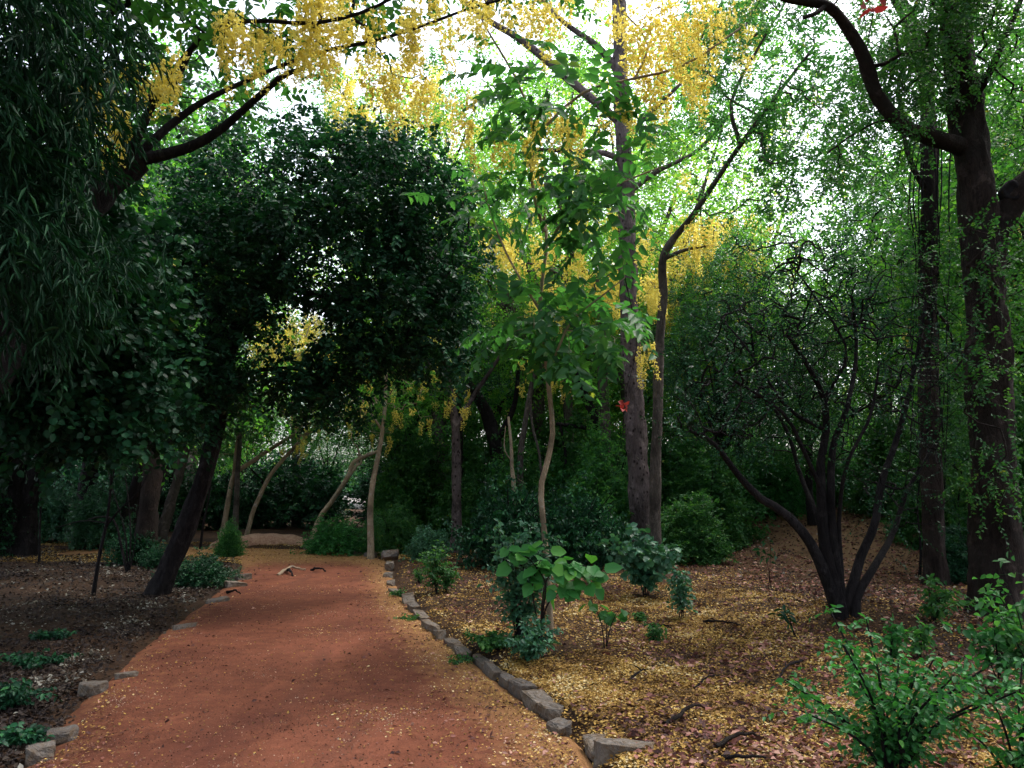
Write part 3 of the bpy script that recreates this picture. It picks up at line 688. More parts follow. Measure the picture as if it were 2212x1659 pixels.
# canopy tree overhanging the path: dark climber dome on leaning trunks
trk = based(335,1282,[(385,1180),(430,1060),(462,950),(478,860),(500,740),(560,600)])
Yd = trk[0][1]
lm = [(trk,0.14,0.085),
 (wl([(500,740,Yd),(420,640,Yd-.3),(350,560,Yd-.8),(250,520,Yd-1.2)],Yd),0.08,0.03),
 (wl([(540,640,Yd),(640,520,Yd-.3),(720,430,Yd-.3),(760,350,Yd)],Yd),0.08,0.03),
 (wl([(560,600,Yd),(700,640,Yd-.4),(820,640,Yd-.6),(930,620,Yd-.4),(1000,560,Yd)],Yd),0.06,0.02),
 (wl([(480,840,Yd),(560,800,Yd-.3),(650,800,Yd-.4),(730,850,Yd-.3)],Yd),0.035,0.012)]
blobs = [B(640,400,Yd,230,120,1.6,150), B(830,430,Yd-.3,170,140,1.5,150), B(940,540,Yd-.2,110,170,1.2,110), B(700,550,Yd-.4,250,95,1.6,170),
 B(870,700,Yd-.5,150,85,1.1,90), B(950,720,Yd-.3,70,110,0.9,40), B(400,640,Yd-.8,230,130,1.5,150), B(320,800,Yd-.8,190,100,1.4,130), B(430,860,Yd-.5,110,70,0.9,40),
 B(470,560,Yd-.5,180,110,1.4,100), B(650,822,Yd-.4,75,30,0.6,34), B(720,860,Yd-.3,60,50,0.6,26), B(500,420,Yd+.3,150,90,1.1,50), B(790,770,Yd-.4,80,40,0.6,26)]
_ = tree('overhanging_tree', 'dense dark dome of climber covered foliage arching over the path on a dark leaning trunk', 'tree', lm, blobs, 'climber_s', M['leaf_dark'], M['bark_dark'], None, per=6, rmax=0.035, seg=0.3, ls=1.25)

# second dark canopy at the far left, nearer, same climber; trunk leans out from the left margin
b1 = np.array([-6.9, 8.6, 0.0]); b1[2] = gz1(b1[0], b1[1])-0.1
lm = [([b1, np.array([-6.5,8.6,1.3]), P(20,960,8.6), P(130,820,8.4), P(230,690,8.2), P(300,600,8.0)],0.22,0.10),
 (wl([(130,820,8.4),(60,700,8.0),(20,560,7.6),(40,400,7.2)],8),0.07,0.03),
 (wl([(20,960,8.6),(-60,800,8.2),(-150,600,7.6)],8),0.08,0.03)]
blobs = [B(130,700,7.6,200,170,1.4,190), B(60,880,8.0,150,90,1.2,80), B(260,880,8.4,130,80,1.2,80), B(-100,560,7.0,160,260,1.5,90), B(130,480,7.6,150,120,1.2,90), B(230,620,7.8,120,110,1.0,60),
         (np.array([-6.5,4.8,4.6]),(2.2,2.6,1.2),110), (np.array([-5.2,7.4,5.6]),(1.8,2.0,0.9),60)]  # these two leaf masses lie out of view, added to darken the left
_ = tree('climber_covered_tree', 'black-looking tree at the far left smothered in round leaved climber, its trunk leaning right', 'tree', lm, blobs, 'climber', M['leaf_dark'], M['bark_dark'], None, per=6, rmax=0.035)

# bamboo-like foreground foliage, upper left
cul = []
bb = np.array([-3.6, 2.9, 0]); bb[2] = gz1(bb[0], bb[1])
eb = empty('bamboo_clump', bb, 'narrow leaved bamboo-like foliage hanging into the upper left corner close to the camera', 'bamboo')
tips = []
for k in range(11):
    s_ = bb+np.array([rng.normal()*0.18, rng.normal()*0.18, -0.05]); top = P(rng.uniform(-80,150), rng.uniform(-160,100), rng.uniform(4.3,5.0)); mid = (s_+top)/2+np.array([-0.5,-0.2,0.9])
    end = top+np.array([rng.uniform(0.0,0.25), rng.uniform(-.2,.3), -rng.uniform(0.5,1.2)])
    c = catmull([s_, mid, top, end], 34); mb = MB(); tube(mb, c, np.linspace(0.017,0.003,34), 7); mb.obj('culm', M['leaf_dark'], eb, bb, True); tips.append(c[17:])
tips = np.vstack(tips)
att = np.vstack([ell(P(40,110,4.6),(0.55,0.6,0.75),80), ell(P(40,330,4.7),(0.50,0.5,0.75),70), ell(P(110,560,4.8),(0.40,0.5,0.42),34), ell(P(90,60,5.0),(0.55,0.6,0.5),40), ell(P(10,560,4.6),(0.4,0.5,0.6),34)])
g = grow(tips, att, seg=0.2, tip=0.0015, rmax=0.006, wob=0.08); mb = MB(); wood(mb, g, 4)
st = np.repeat(att, 5, 0)+rng.normal(size=(len(att)*5,3))*0.11
shoots(mb, st, np.array([0.45,0,-0.55])+rng.normal(size=st.shape)*0.55, 0.26, 7, 0.155, 0.019, 'diamond', 'blade', 0.35, 0.0012); mb.obj('leaves', M['leaf_bamboo'], eb, bb)

# slim pale sapling with big drooping leaflets (golden shower) and yellow racemes
trk = based(1190,1372,[(1186,1290),(1180,1200),(1172,1110),(1169,1050),(1184,990),(1194,930),(1188,860),(1183,812),(1176,740),(1166,670),(1172,600),(1181,530),(1176,470)])
Ys = trk[0][1]
lm = [(trk,0.033,0.017),
 (wl([(1176,500),(1150,400,Ys-.3),(1160,300,Ys-.5),(1260,200,Ys-.7),(1370,170,Ys-.8),(1480,140,Ys-.8),(1600,60,Ys-.8)],Ys),0.020,0.009),
 (wl([(1181,530),(1240,450,Ys-.2),(1330,400,Ys-.4),(1430,360,Ys-.6)],Ys),0.016,0.006),
 (wl([(1166,670),(1100,560,Ys-.2),(1060,460,Ys-.2),(1040,380,Ys)],Ys),0.014,0.005),
 (wl([(1183,812),(1230,700,Ys-.3),(1300,640,Ys-.5),(1350,600,Ys-.5)],Ys),0.014,0.005),
 (wl([(1160,300,Ys-.5),(1120,180,Ys-.6),(1050,60,Ys-.7),(1000,-40,Ys-.7)],Ys),0.014,0.006),
 (wl([(1370,170,Ys-.8),(1400,90,Ys-.8),(1330,0,Ys-.9),(1380,-60,Ys-.9)],Ys),0.011,0.006)]
blo = scat([(1040,-20,1230,60,Ys-1.2,Ys-.4,12),(1280,-30,1580,60,Ys-1.4,Ys-.5,20),(1340,60,1560,150,Ys-1.2,Ys-.5,12),(1380,100,1500,200,Ys-1,Ys-.5,6),(1160,235,1260,280,Ys-.9,Ys-.3,7),(1310,210,1370,250,Ys-.9,Ys-.5,3),(1060,270,1160,330,Ys-.6,Ys,5),(960,190,1040,260,Ys-.6,Ys,4),(1490,140,1530,180,Ys-1,Ys-.6,2)])
_ = tree('golden_shower_sapling', 'slim pale crooked stemmed sapling with big drooping bright green leaflets standing right of the path', 'tree', lm,
  [B(1200,690,Ys,160,38,0.5,14), B(1150,400,Ys-.2,150,70,0.6,9), B(1290,540,Ys-.4,140,50,0.5,4), B(1230,290,Ys-.5,170,70,0.6,9), B(1340,420,Ys-.5,110,80,0.5,10), B(1250,740,Ys-.3,110,35,0.4,9), B(1010,400,Ys,70,60,0.4,8), B(1180,170,Ys-.6,130,50,0.4,6), B(1120,720,Ys-.2,70,40,0.4,6)],
  'cassia', M['leaf_cassia'], M['bark_pale'], 'golden shower trees', per=3, blossoms=blo, rmax=0.012, tip=0.0022, up=-0.25, sides=10, flare=0.4, sc=1.1, ls=1.15)
# tall spotted trunk
Yt = 14.5
gb = np.array([P(1385,1150,Yt)[0], Yt, 0]); gb[2] = gz1(gb[0], gb[1])-0.1
lm = [([gb, P(1383,1080,Yt), P(1372,900,Yt), P(1358,640,Yt), P(1353,430,Yt), P(1342,200,Yt), P(1338,60,Yt), P(1332,-160,Yt)],0.21,0.12),
 (wl([(1350,350),(1300,330),(1200,325),(1130,318)],Yt),0.07,0.025),
 (wl([(1345,270),(1240,180),(1130,90),(1050,40),(960,-30)],Yt),0.09,0.05),
 (wl([(1352,420),(1420,370),(1500,330),(1560,270,Yt-.4)],Yt),0.06,0.025),
 (wl([(1340,160),(1290,100),(1220,50),(1150,-20)],Yt),0.08,0.04),
 (wl([(1346,300),(1420,230),(1500,150),(1580,60)],Yt),0.05,0.02)]
_ = tree('spotted_trunk_tree', 'tall straight tree with pitted pale purplish bark rising through the middle of the view', 'tree', lm,
  [B(1300,-120,Yt,300,90,2.5,50), B(1560,150,Yt,130,80,1.5,30), B(1000,200,Yt,130,70,1.5,34), B(1150,290,Yt,90,50,1.2,24), B(1430,330,Yt,90,60,1.0,30), B(1500,180,Yt,110,80,1.2,34), B(1200,120,Yt,90,50,1.0,12)], 'mid', M['leaf_light'], M['bark_spot'], None, per=6, rmax=0.05, sides=16, flare=0.25, up=-0.1)
# the curved tree next to it with a long limb sweeping to the upper right
Yu = 12.6
gb = np.array([P(1418,1200,Yu)[0], Yu, 0]); gb[2] = gz1(gb[0], gb[1])-0.1
lm = [([gb, P(1415,1080,Yu), P(1420,900,Yu), P(1424,760,Yu), P(1432,640,Yu), P(1432,560,Yu), P(1455,515,Yu)],0.095,0.062),
 (wl([(1455,515),(1500,460,Yu-.3),(1560,370,Yu-.6),(1620,285,Yu-1),(1690,190,Yu-1.4),(1760,100,Yu-1.8)],Yu),0.058,0.022),
 (wl([(1432,560),(1480,540),(1540,530)],Yu),0.045,0.015),
 (wl([(1600,315,Yu-.9),(1580,220,Yu-1),(1640,100,Yu-1.2),(1700,0,Yu-1.4)],Yu),0.035,0.015),
 (wl([(1640,250,Yu-1.1),(1560,200,Yu-1.2),(1500,100,Yu-1.4)],Yu),0.022,0.01)]
blo = scat([(1440,470,1560,560,Yu-.5,Yu+.4,10),(1370,480,1400,560,Yu-.6,Yu,6),(1380,590,1430,640,Yu-.5,Yu+.3,6),(1370,730,1410,800,Yu-.6,Yu,5),(1490,480,1530,520,Yu,Yu+.3,4),(1480,-20,1640,130,Yu-1.8,Yu-.9,26)])
_ = tree('forked_limb_tree', 'mossy tree beside the spotted trunk with one long straight limb rising to the upper right', 'tree', lm,
  [B(1640,160,Yu-1.2,150,120,1.4,100), B(1760,260,Yu-1.4,130,110,1.3,90), B(1600,400,Yu-.8,120,60,1.0,34), B(1740,380,Yu-1,110,60,1.0,20), B(1560,60,Yu-1,110,80,1.2,40),B(1700,20,Yu-1.2,200,60,1.4,50)], 'mid', M['leaf_cassia'], M['bark_grey'], 'golden shower trees', per=5, blossoms=blo, rmax=0.03, up=-0.1)

# big tree at the right margin
trk = based(2150,1335,[(2150,1200),(2142,950),(2132,700),(2120,520),(2095,300),(2075,150),(2060,0),(2045,-150)])
Yr = trk[0][1]
lm = [(trk,0.24,0.135),
 (wl([(2100,330),(2060,312,Yr-.1),(2000,292,Yr-.2),(1945,268,Yr-.3),(1895,205,Yr-.4),(1868,130,Yr-.5),(1830,60,Yr-.6),(1785,12,Yr-.7),(1700,-5,Yr-.8),(1620,-40,Yr-1)],Yr),0.095,0.038,'branch'),
 (wl([(2130,560),(2160,490),(2200,420,Yr-.1),(2270,340,Yr-.2),(2350,200,Yr-.2)],Yr),0.155,0.10),
 (wl([(2085,230),(2130,170,Yr-.2),(2180,60,Yr-.3),(2230,-60,Yr-.4)],Yr),0.05,0.025),
 (wl([(1785,12,Yr-.7),(1760,30,Yr-.8),(1735,38,Yr-.8)],Yr),0.028,0.02)]
blo = scat([(2165,60,2225,190,Yr-1.6,Yr-.9,8),(2170,240,2225,330,Yr-1.6,Yr-.9,8),(1900,290,1960,420,Yr+2,Yr+3,12)])
er, br = tree('big_brown_tree', 'big brown trunk at the right margin with a thick bent bough reaching left', 'tree', lm,
  [B(2010,120,Yr-.2,120,110,1.0,110), B(1980,30,Yr-.3,160,60,1.1,70), B(2180,200,Yr+.3,70,140,0.9,50), B(1880,330,Yr+.2,90,70,0.9,26), B(2190,600,Yr+.6,50,140,0.7,24),B(2125,900,Yr-.5,60,200,0.3,26), B(2100,560,Yr-.4,50,110,0.3,14), B(1800,-90,Yr-.6,300,70,1.2,60), (np.array([5.5,4.5,7.4]),(3.2,3.4,1.1),230), (np.array([2.6,6.2,7.8]),(1.8,1.6,0.7),60)], 'small', M['leaf_mid'], M['bark_brown'], None, per=8, rmax=0.04, sides=20, flare=0.3, up=-0.1)  # last two leaf masses hang unseen overhead, added to block sky light
# knot hole on the big trunk; its inner darkness is painted on a shallow disc
def knot(c, n, r, parent, base, mat):
    n = unit(np.asarray(n,float)[None])[0]; a = unit(np.cross(n, UP)[None])[0]; b_ = np.cross(n, a)
    mb = MB(); th = np.linspace(0,2*PI,15)[:-1]; rings = []
    for rr, dd in ((1.35,-0.05),(1.15,0.035),(0.85,0.045),(0.7,0.03),(0.35,0.025)):
        w = 1+0.12*np.sin(th*3+1); rings.append(c+n*dd+(np.cos(th)*w)[:,None]*a*r*rr+(np.sin(th)*w)[:,None]*b_*r*rr*1.3)
    V = np.vstack(rings); i = np.arange(4)[:,None]*14; j = np.arange(14)[None]
    mb.add(V, np.stack([i+j,i+(j+1)%14,i+14+(j+1)%14,i+14+j],-1).reshape(-1,4)); mb.add(rings[-1], [list(range(14))])
    return mb.obj('knot_hole', mat, parent, base, True)
m, nt, N, L = newmat('hollow_shade'); c_ = N.new('ShaderNodeRGB'); c_.outputs[0].default_value = (0.012,0.010,0.012,1); finish(nt, c_.outputs[0]); M['hollow_shade'] = m
knot(P(2168,425,Yr)+np.array([-0.02,-0.15,0]), (-0.3,-1,0), 0.075, er, br, M['hollow_shade'])

# vine wrapped trunk left of it
Yv = 10.8; gb = np.array([P(2010,1100,Yv)[0], Yv, 0]); gb[2] = gz1(gb[0], gb[1])-0.1
ev, bv = tree('vine_wrapped_tree', 'grey trunk hung with dark vines standing just left of the big brown trunk', 'tree',
  [([gb, P(2008,900,Yv), P(2004,600,Yv), P(2008,300,Yv), P(1985,100,Yv), P(1920,-40,Yv)],0.14,0.09), (wl([(2006,420),(1960,330,Yv-.2),(1940,180,Yv-.2)],Yv),0.05,0.02)],
  [B(2000,40,Yv,110,90,1.0,70), B(1900,250,Yv,80,110,0.9,40), B(1990,560,Yv-.2,60,120,0.6,40), B(2060,900,Yv+.2,60,160,0.6,50)], 'small', M['leaf_mid'], M['bark_brown'], None, per=7, sides=14)
for k in range(9):
    x0 = 1972+k*9+rng.normal()*4; mb = MB(); pts = [P(x0+rng.normal()*8, y_, Yv-.22+rng.normal()*0.06) for y_ in (260,420,560,700,850,1000)]
    tube(mb, catmull(pts, 26), np.linspace(0.011,0.006,26), 5); mb.obj('vine', M['bark_dark'], ev, bv, True)

# dark twiggy multi-stem shrub at right
sb = G(1822,1350); Yk = sb[1]
def sl(pl, r0, r1): return ([sb+np.array([rng.normal()*0.05, rng.normal()*0.05, -0.08])]+wl(pl, Yk), r0, r1)
lm = [sl([(1800,1290),(1765,1200),(1735,1150),(1690,1105),(1640,1075,Yk-.2),(1590,1020,Yk-.3),(1540,955,Yk-.4),(1490,930,Yk-.5)],0.070,0.016),
 sl([(1808,1280),(1782,1180),(1775,1090),(1772,1000),(1785,930),(1780,860),(1745,790,Yk-.2),(1700,720,Yk-.3)],0.065,0.020),
 sl([(1815,1270),(1800,1170),(1795,1060),(1800,960),(1830,880),(1850,760,Yk+.2),(1840,640,Yk+.2)],0.055,0.014),
 sl([(1840,1270),(1860,1200),(1890,1130),(1905,1040,Yk+.1),(1940,940,Yk+.2),(1975,800,Yk+.2),(2000,650,Yk+.2)],0.060,0.014),
 sl([(1850,1290),(1885,1230),(1930,1150,Yk+.3),(1960,1060,Yk+.4),(2020,960,Yk+.5)],0.055,0.014),
 sl([(1805,1260),(1770,1130),(1730,1030,Yk+.3),(1700,930,Yk+.4),(1640,820,Yk+.5),(1620,700,Yk+.5)],0.035,0.010),
 sl([(1818,1240),(1812,1120),(1830,1000,Yk-.3),(1880,900,Yk-.4),(1900,780,Yk-.4)],0.030,0.010),
 (wl([(1775,1060),(1730,960,Yk-.2),(1690,890,Yk-.3),(1600,830,Yk-.4),(1530,790,Yk-.4)],Yk),0.022,0.009),
 (wl([(1785,930),(1700,880,Yk-.2),(1620,760,Yk-.2),(1560,690,Yk)],Yk),0.020,0.008),
 (wl([(1780,860),(1830,760,Yk-.2),(1760,640,Yk-.2),(1700,560,Yk)],Yk),0.018,0.007)]
_ = tree('twiggy_shrub', 'dark multi stemmed shrub with a tangled twiggy crown fanning out from one base at right', 'shrub', lm,
  [B(1620,760,Yk-.1,160,120,0.9,255), B(1750,640,Yk,190,110,0.9,255), B(1850,780,Yk,170,130,0.9,225), B(1560,880,Yk-.3,120,80,0.7,120), B(1920,960,Yk+.2,120,110,0.7,105), B(1990,760,Yk+.2,90,160,0.7,90), B(1700,930,Yk,120,60,0.7,60),B(1650,560,Yk,140,60,0.7,60),B(1950,1090,Yk+.2,90,50,0.5,36)],
  'small', M['leaf_dark'], M['bark_dark'], None, per=1, tip=0.0034, rmax=0.013, seg=0.16, wob=0.10, flare=0.1, ls=0.8, pw=0.42)

# ---- leaning trunks of the middle distance
def thin(name, label, cat, base, rest, r0, r1, mat, forks=(), blobs=(), leaf=None, lmat=None, blo=None, group=None, per=5, dz=-0.1, **kw):
    g = G(*base); Yb = g[1]; lm = [([g+np.array([0,0,dz])]+wl(rest, Yb), r0, r1)]+[(wl(f[0], Yb), f[1], f[2]) for f in forks]
    bl = [B(q[0],q[1],Yb+q[2],q[3],q[4],q[5],q[6]) for q in blobs]
    if blo is not None: blo = scat([(a,b,c,d,Yb+e,Yb+f,n) for a,b,c,d,e,f,n in blo])
    return tree(name, label, cat, lm, bl, leaf, lmat, mat, group, per=per, blossoms=blo, sides=10, **kw)
LT = 'leaning trees left of the path'
thin('leaning_tree','dark trunk directly left of the nearest leaning trunk, tilting right under the canopy','tree',(297,1200),[(318,1120),(345,1030),(375,950),(400,860),(430,760)],0.15,0.09,M['bark_dark'],[],[(360,780,0,120,60,1.2,60),(300,880,0.4,120,60,1.0,40)],'climber_s',M['leaf_dark'],None,LT)
thin('leaning_tree','slender dark trunk second to the left of the nearest leaning trunk','tree',(252,1188),[(272,1110),(305,1010),(335,930),(370,830)],0.115,0.07,M['bark_dark'],[],[(340,800,0.5,160,80,1.2,60)],'climber_s',M['leaf_dark'],None,LT)
thin('leaning_tree','pale greyish trunk seen between the two dark leaning trunks','tree',(345,1172),[(362,1110),(385,1030),(410,940),(440,850)],0.14,0.09,M['bark_grey'],[],[(430,840,0,110,70,1.2,40)],'mid',M['leaf_dark'],None,LT)
thin('leaning_tree','dim brown trunk behind the dark leaning trunks, leaning with them','tree',(280,1168),[(300,1050),(325,930),(345,860)],0.10,0.07,M['bark_brown'],[],[(350,860,0,120,60,1.2,30)],'mid',M['leaf_dark'],None,LT)
thin('dark_tree','thick black trunk at the left margin, the outer of a close pair','tree',(14,1200),[(16,1090),(18,960),(40,860),(80,760)],0.30,0.2,M['bark_dark'],[],[(40,760,0,190,120,1.6,80)],'climber_s',M['leaf_dark'],None,'close pair of black trunks at the left margin')
thin('dark_tree','black trunk at the left margin forking upwards, the inner of a close pair','tree',(52,1198),[(58,1090),(85,1010),(130,920),(180,830)],0.24,0.13,M['bark_dark'],[([(62,1080),(45,980),(60,880)],0.14,0.08)],[(180,820,0,150,80,1.4,50)],'climber_s',M['leaf_dark'],None,'close pair of black trunks at the left margin')
thin('bare_sapling','thin dark bare sapling with a low arching twig in front of the leaning trunks','sapling',(200,1285),[(215,1200),(232,1120),(240,1030),(235,960)],0.026,0.012,M['bark_dark'],[([(226,1140),(260,1100),(300,1060),(330,1000)],0.018,0.007),([(228,1130),(180,1125),(120,1140)],0.012,0.005),([(236,1090),(250,1000),(280,940)],0.012,0.005)],[(240,980,0,60,40,0.4,10)],'small',M['leaf_dark'],None,'thin dark saplings on the left', per=2)
thin('bare_sapling','thin dark sapling with several stems spreading from one foot left of the leaning trunks','sapling',(278,1236),[(262,1180),(250,1130),(228,1115),(190,1122)],0.024,0.010,M['bark_dark'],[([(279,1230),(282,1150),(275,1060),(260,980)],0.016,0.007),([(277,1232),(268,1140),(238,1040),(228,980)],0.014,0.006),([(280,1232),(292,1170),(298,1080)],0.012,0.005)],[(262,1010,0,60,40,0.4,10)],'small',M['leaf_dark'],None,'thin dark saplings on the left', per=2)
thin('bare_sapling','thin straight dark sapling near the left margin, right of the black trunk pair','sapling',(85,1215),[(86,1150),(88,1060),(80,980)],0.024,0.010,M['bark_dark'],[([(87,1100),(110,1060),(150,1030)],0.010,0.004)],[(90,990,0,60,30,0.4,8)],'small',M['leaf_dark'],None,'thin dark saplings on the left', per=2)
thin('bare_sapling','thin dark stem standing just right of the nearest leaning trunk','sapling',(432,1190),[(438,1140),(450,1080),(458,1020)],0.03,0.015,M['bark_dark'],[],[(450,1030,0,40,30,0.4,6)],'small',M['leaf_dark'],None,'thin dark saplings on the left', per=2)
PT = 'pale slender trees around the bend'
thin('pale_tree','pale forked trunk left of the bend, leaning into a dim grey limb','tree',(478,1178),[(488,1110),(505,1030),(540,1000),(600,960),(650,930)],0.08,0.04,M['bark_pale'],[([(505,1030),(512,960),(520,900)],0.06,0.03)],[(530,880,0,100,50,1.4,50),(460,940,0.4,90,60,1.4,50)],'mid',M['leaf_mid'],None,PT)
thin('pale_tree','straight pinkish trunk touching the pale forked trunk left of the bend','tree',(508,1170),[(510,1110),(512,1050),(515,990),(520,930)],0.085,0.055,M['bark_grey'],[],[(520,900,0,90,60,1.4,40)],'mid',M['leaf_mid'],None,PT)
thin('golden_shower_tree','thin pale trunk curving up to the right at the end of the path','tree',(530,1166),[(545,1110),(562,1070),(585,1025),(625,978),(650,950),(690,910)],0.065,0.035,M['bark_pale'],[([(650,950),(600,860),(620,760)],0.03,0.015),([(650,950),(680,930),(740,920)],0.035,0.015),([(650,950),(650,900),(620,850)],0.035,0.015)],[(620,890,0,90,60,1.5,60),(560,930,0,60,40,1.2,30),(620,740,0.5,110,60,1.0,40)],'mid',M['leaf_light'],[(600,870,720,980,-1,1,34),(535,670,700,790,-2,0.5,90)],'golden shower trees',bl_scale=(0.5,0.9))
thin('leaning_pale_tree','pale trunk leaning right out of the round bright bush, forked near the top','tree',(668,1178),[(690,1120),(715,1085),(752,1030),(762,1000),(790,985),(815,975)],0.072,0.04,M['bark_pale'],[([(752,1030),(768,1010),(776,985),(772,965)],0.045,0.02),([(760,1010),(780,1000),(778,980)],0.035,0.02)],[(800,930,0,70,30,0.8,16)],'climber_s',M['leaf_mid'],None,PT)
thin('golden_shower_tree','straight slender tree beside the stone stack at the bend, yellow flowers round its top','tree',(802,1202),[(800,1150),(800,1090),(806,1040),(818,980),(826,930),(832,870),(834,800)],0.068,0.035,M['bark_pale'],[([(832,870),(870,800),(900,760)],0.03,0.012),([(826,930),(780,860),(740,800)],0.03,0.012)],[(860,830,0,110,80,1.4,70),(760,860,0.6,100,60,1.2,50),(740,790,2,60,50,1.2,24)],'mid',M['leaf_light'],[(700,760,930,950,-0.8,1.2,50),(620,660,760,800,2,4,30)],'golden shower trees',bl_scale=(0.5,0.95))
thin('brown_forked_tree','upright brown trunk forking into a Y, left of the slim sapling','tree',(988,1196),[(986,1120),(986,1020),(984,930),(975,860),(965,800),(975,700)],0.115,0.07,M['bark_spot'],[([(984,930),(1020,860),(1060,800),(1100,740)],0.07,0.03),([(975,860),(940,800),(900,760)],0.06,0.02)],[(960,720,0,130,80,1.2,70),(1060,680,0,90,60,1.2,40)],'climber_s',M['leaf_mid'],[(930,780,1010,890,-0.6,0.2,9),(920,700,1000,800,-0.6,0.4,8)],'golden shower trees', flare=0.5)
CT = 'dim trunks in the undergrowth behind the sapling'
def rooted(px, Y, rest, r0, r1):
    x_ = P(px,1150,Y)[0]; return ([np.array([x_, Y, gz1(x_,Y)-0.1])]+wl(rest, Y), r0, r1)
def back(name, label, px, Y, rest, r0, r1, mat, forks=(), blobs=(), leaf='mid', lmat='leaf_mid', blo=None, group=CT, per=5, **kw):
    bl = [B(q[0],q[1],Y+q[2],q[3],q[4],q[5],q[6]) for q in blobs]
    if blo is not None: blo = scat([(a,b,c,d,Y+e,Y+f,n) for a,b,c,d,e,f,n in blo])
    return tree(name, label, 'tree', [rooted(px,Y,rest,r0,r1)]+[(wl(f[0],Y),f[1],f[2]) for f in forks], bl, leaf, M[lmat], mat, group, per=per, blossoms=blo, sides=9, **kw)
back('dark_curved_tree','dark trunk curving up to the left between the brown Y trunk and the sapling',1085,18,[(1078,1060),(1070,960),(1045,880),(1010,830)],0.20,0.12,M['bark_dark'],[([(1070,960),(1110,880),(1120,800)],0.09,0.05)],[(1040,780,0,140,70,1.6,60)],lmat='leaf_dark')
back('pale_snag','short broken pale stem with a thin white twig left of the sapling',1112,15.5,[(1110,1060),(1106,1010),(1104,960),(1098,900)],0.05,0.025,M['bark_pale'],[([(1108,1000),(1090,970),(1092,920)],0.016,0.008)],[(1110,1040,0,30,30,0.3,4)],per=2)
back('pale_curved_tree','thin whitish trunk bending right just left of the sapling stem',1128,16.5,[(1124,1000),(1132,930),(1145,850),(1160,800),(1200,770)],0.075,0.04,M['bark_grey'],[([(1145,850),(1150,920),(1165,980),(1172,1060)],0.03,0.03)],[(1200,740,0,100,40,1.2,30)],lmat='leaf_mid',blo=[(1120,740,1230,860,-1,0.5,18)],bl_scale=(0.6,1.0))
back('dark_bent_tree','dark trunk leaning left with a level pale side limb right of the sapling',1345,17,[(1330,1050),(1310,960),(1270,870),(1235,790),(1200,700)],0.13,0.07,M['bark_dark'],[([(1310,945),(1270,925),(1200,915)],0.06,0.04),([(1210,915),(1222,990),(1216,1060),(1230,1130)],0.028,0.035)],[(1220,690,0,120,60,1.5,50),(1330,760,0,90,60,1.4,40)],lmat='leaf_mid')
back('ivy_covered_tree','trunk furred with pale green climber between the sapling and the spotted trunk',1312,16,[(1310,1050),(1306,930),(1302,820),(1300,720),(1290,600)],0.15,0.09,M['bark_grey'],[],[(1304,900,-0.25,20,120,0.15,24),(1290,600,0,120,90,1.5,60),(1310,770,0,50,50,1,14)],lmat='leaf_light')
back('golden_shower_tree','golden shower tree in full yellow flower behind the sapling crown',1230,20,[(1232,1000),(1225,850),(1215,700),(1230,580)],0.16,0.08,M['bark_grey'],[([(1225,850),(1290,700),(1340,600)],0.07,0.03),([(1215,700),(1150,600),(1110,520)],0.06,0.03)],[(1200,540,0.5,170,90,1.2,30),(1340,600,0.5,110,70,1.2,26)],lmat='leaf_light',blo=[(1100,440,1330,560,-5,-3,30),(1230,560,1345,670,-4.8,-3.5,30),(1380,560,1440,660,-4.8,-3.5,8),(1130,600,1230,690,-5,-3,14),(1030,480,1110,550,-5,-3,14)],group='golden shower trees',bl_scale=(1.2,2.0))
back('golden_shower_tree','golden shower tree flowering between the spotted trunk and the twiggy shrub',1500,19,[(1500,1000),(1490,850),(1480,700),(1500,560)],0.16,0.08,M['bark_grey'],[([(1480,700),(1560,600),(1620,540)],0.06,0.03)],[(1520,600,0.5,170,90,1.2,50),(1650,520,0.5,130,70,1.2,30)],lmat='leaf_light',blo=[(1390,540,1450,680,-2.5,-0.6,24),(1460,460,1660,580,-2.5,-.5,48),(1600,640,1650,700,-2,-0.6,4)],group='golden shower trees',bl_scale=(1.2,2.0))
back('golden_shower_tree','distant golden shower tree whose flowers glow through the small opening in the dark dome',640,27,[(640,1000),(635,900),(640,820),(650,760)],0.16,0.08,M['bark_grey'],[],[(650,740,0.5,120,70,1.5,60),(760,800,0.5,80,60,1.5,30)],lmat='leaf_light',blo=[(540,670,700,780,-3,0,56),(700,720,800,860,-3,0,40)],group='golden shower trees',bl_scale=(1.6,2.6))
back('golden_shower_tree','golden shower tree whose racemes stand against the sky above the dark dome',995,18.2,[(992,1000),(985,860),(920,650),(860,400),(850,280)],0.10,0.06,M['bark_dark'],[([(880,600),(960,400),(1010,280)],0.05,0.02),([(860,400),(780,280),(740,200)],0.05,0.02)],[(820,230,0,190,60,1.6,50),(650,230,0.5,170,70,1.8,70)],lmat='leaf_light',blo=[(700,130,960,280,-1,1.5,80),(960,240,1040,300,-1,1,8)],group='golden shower trees',bl_scale=(1.2,1.9))

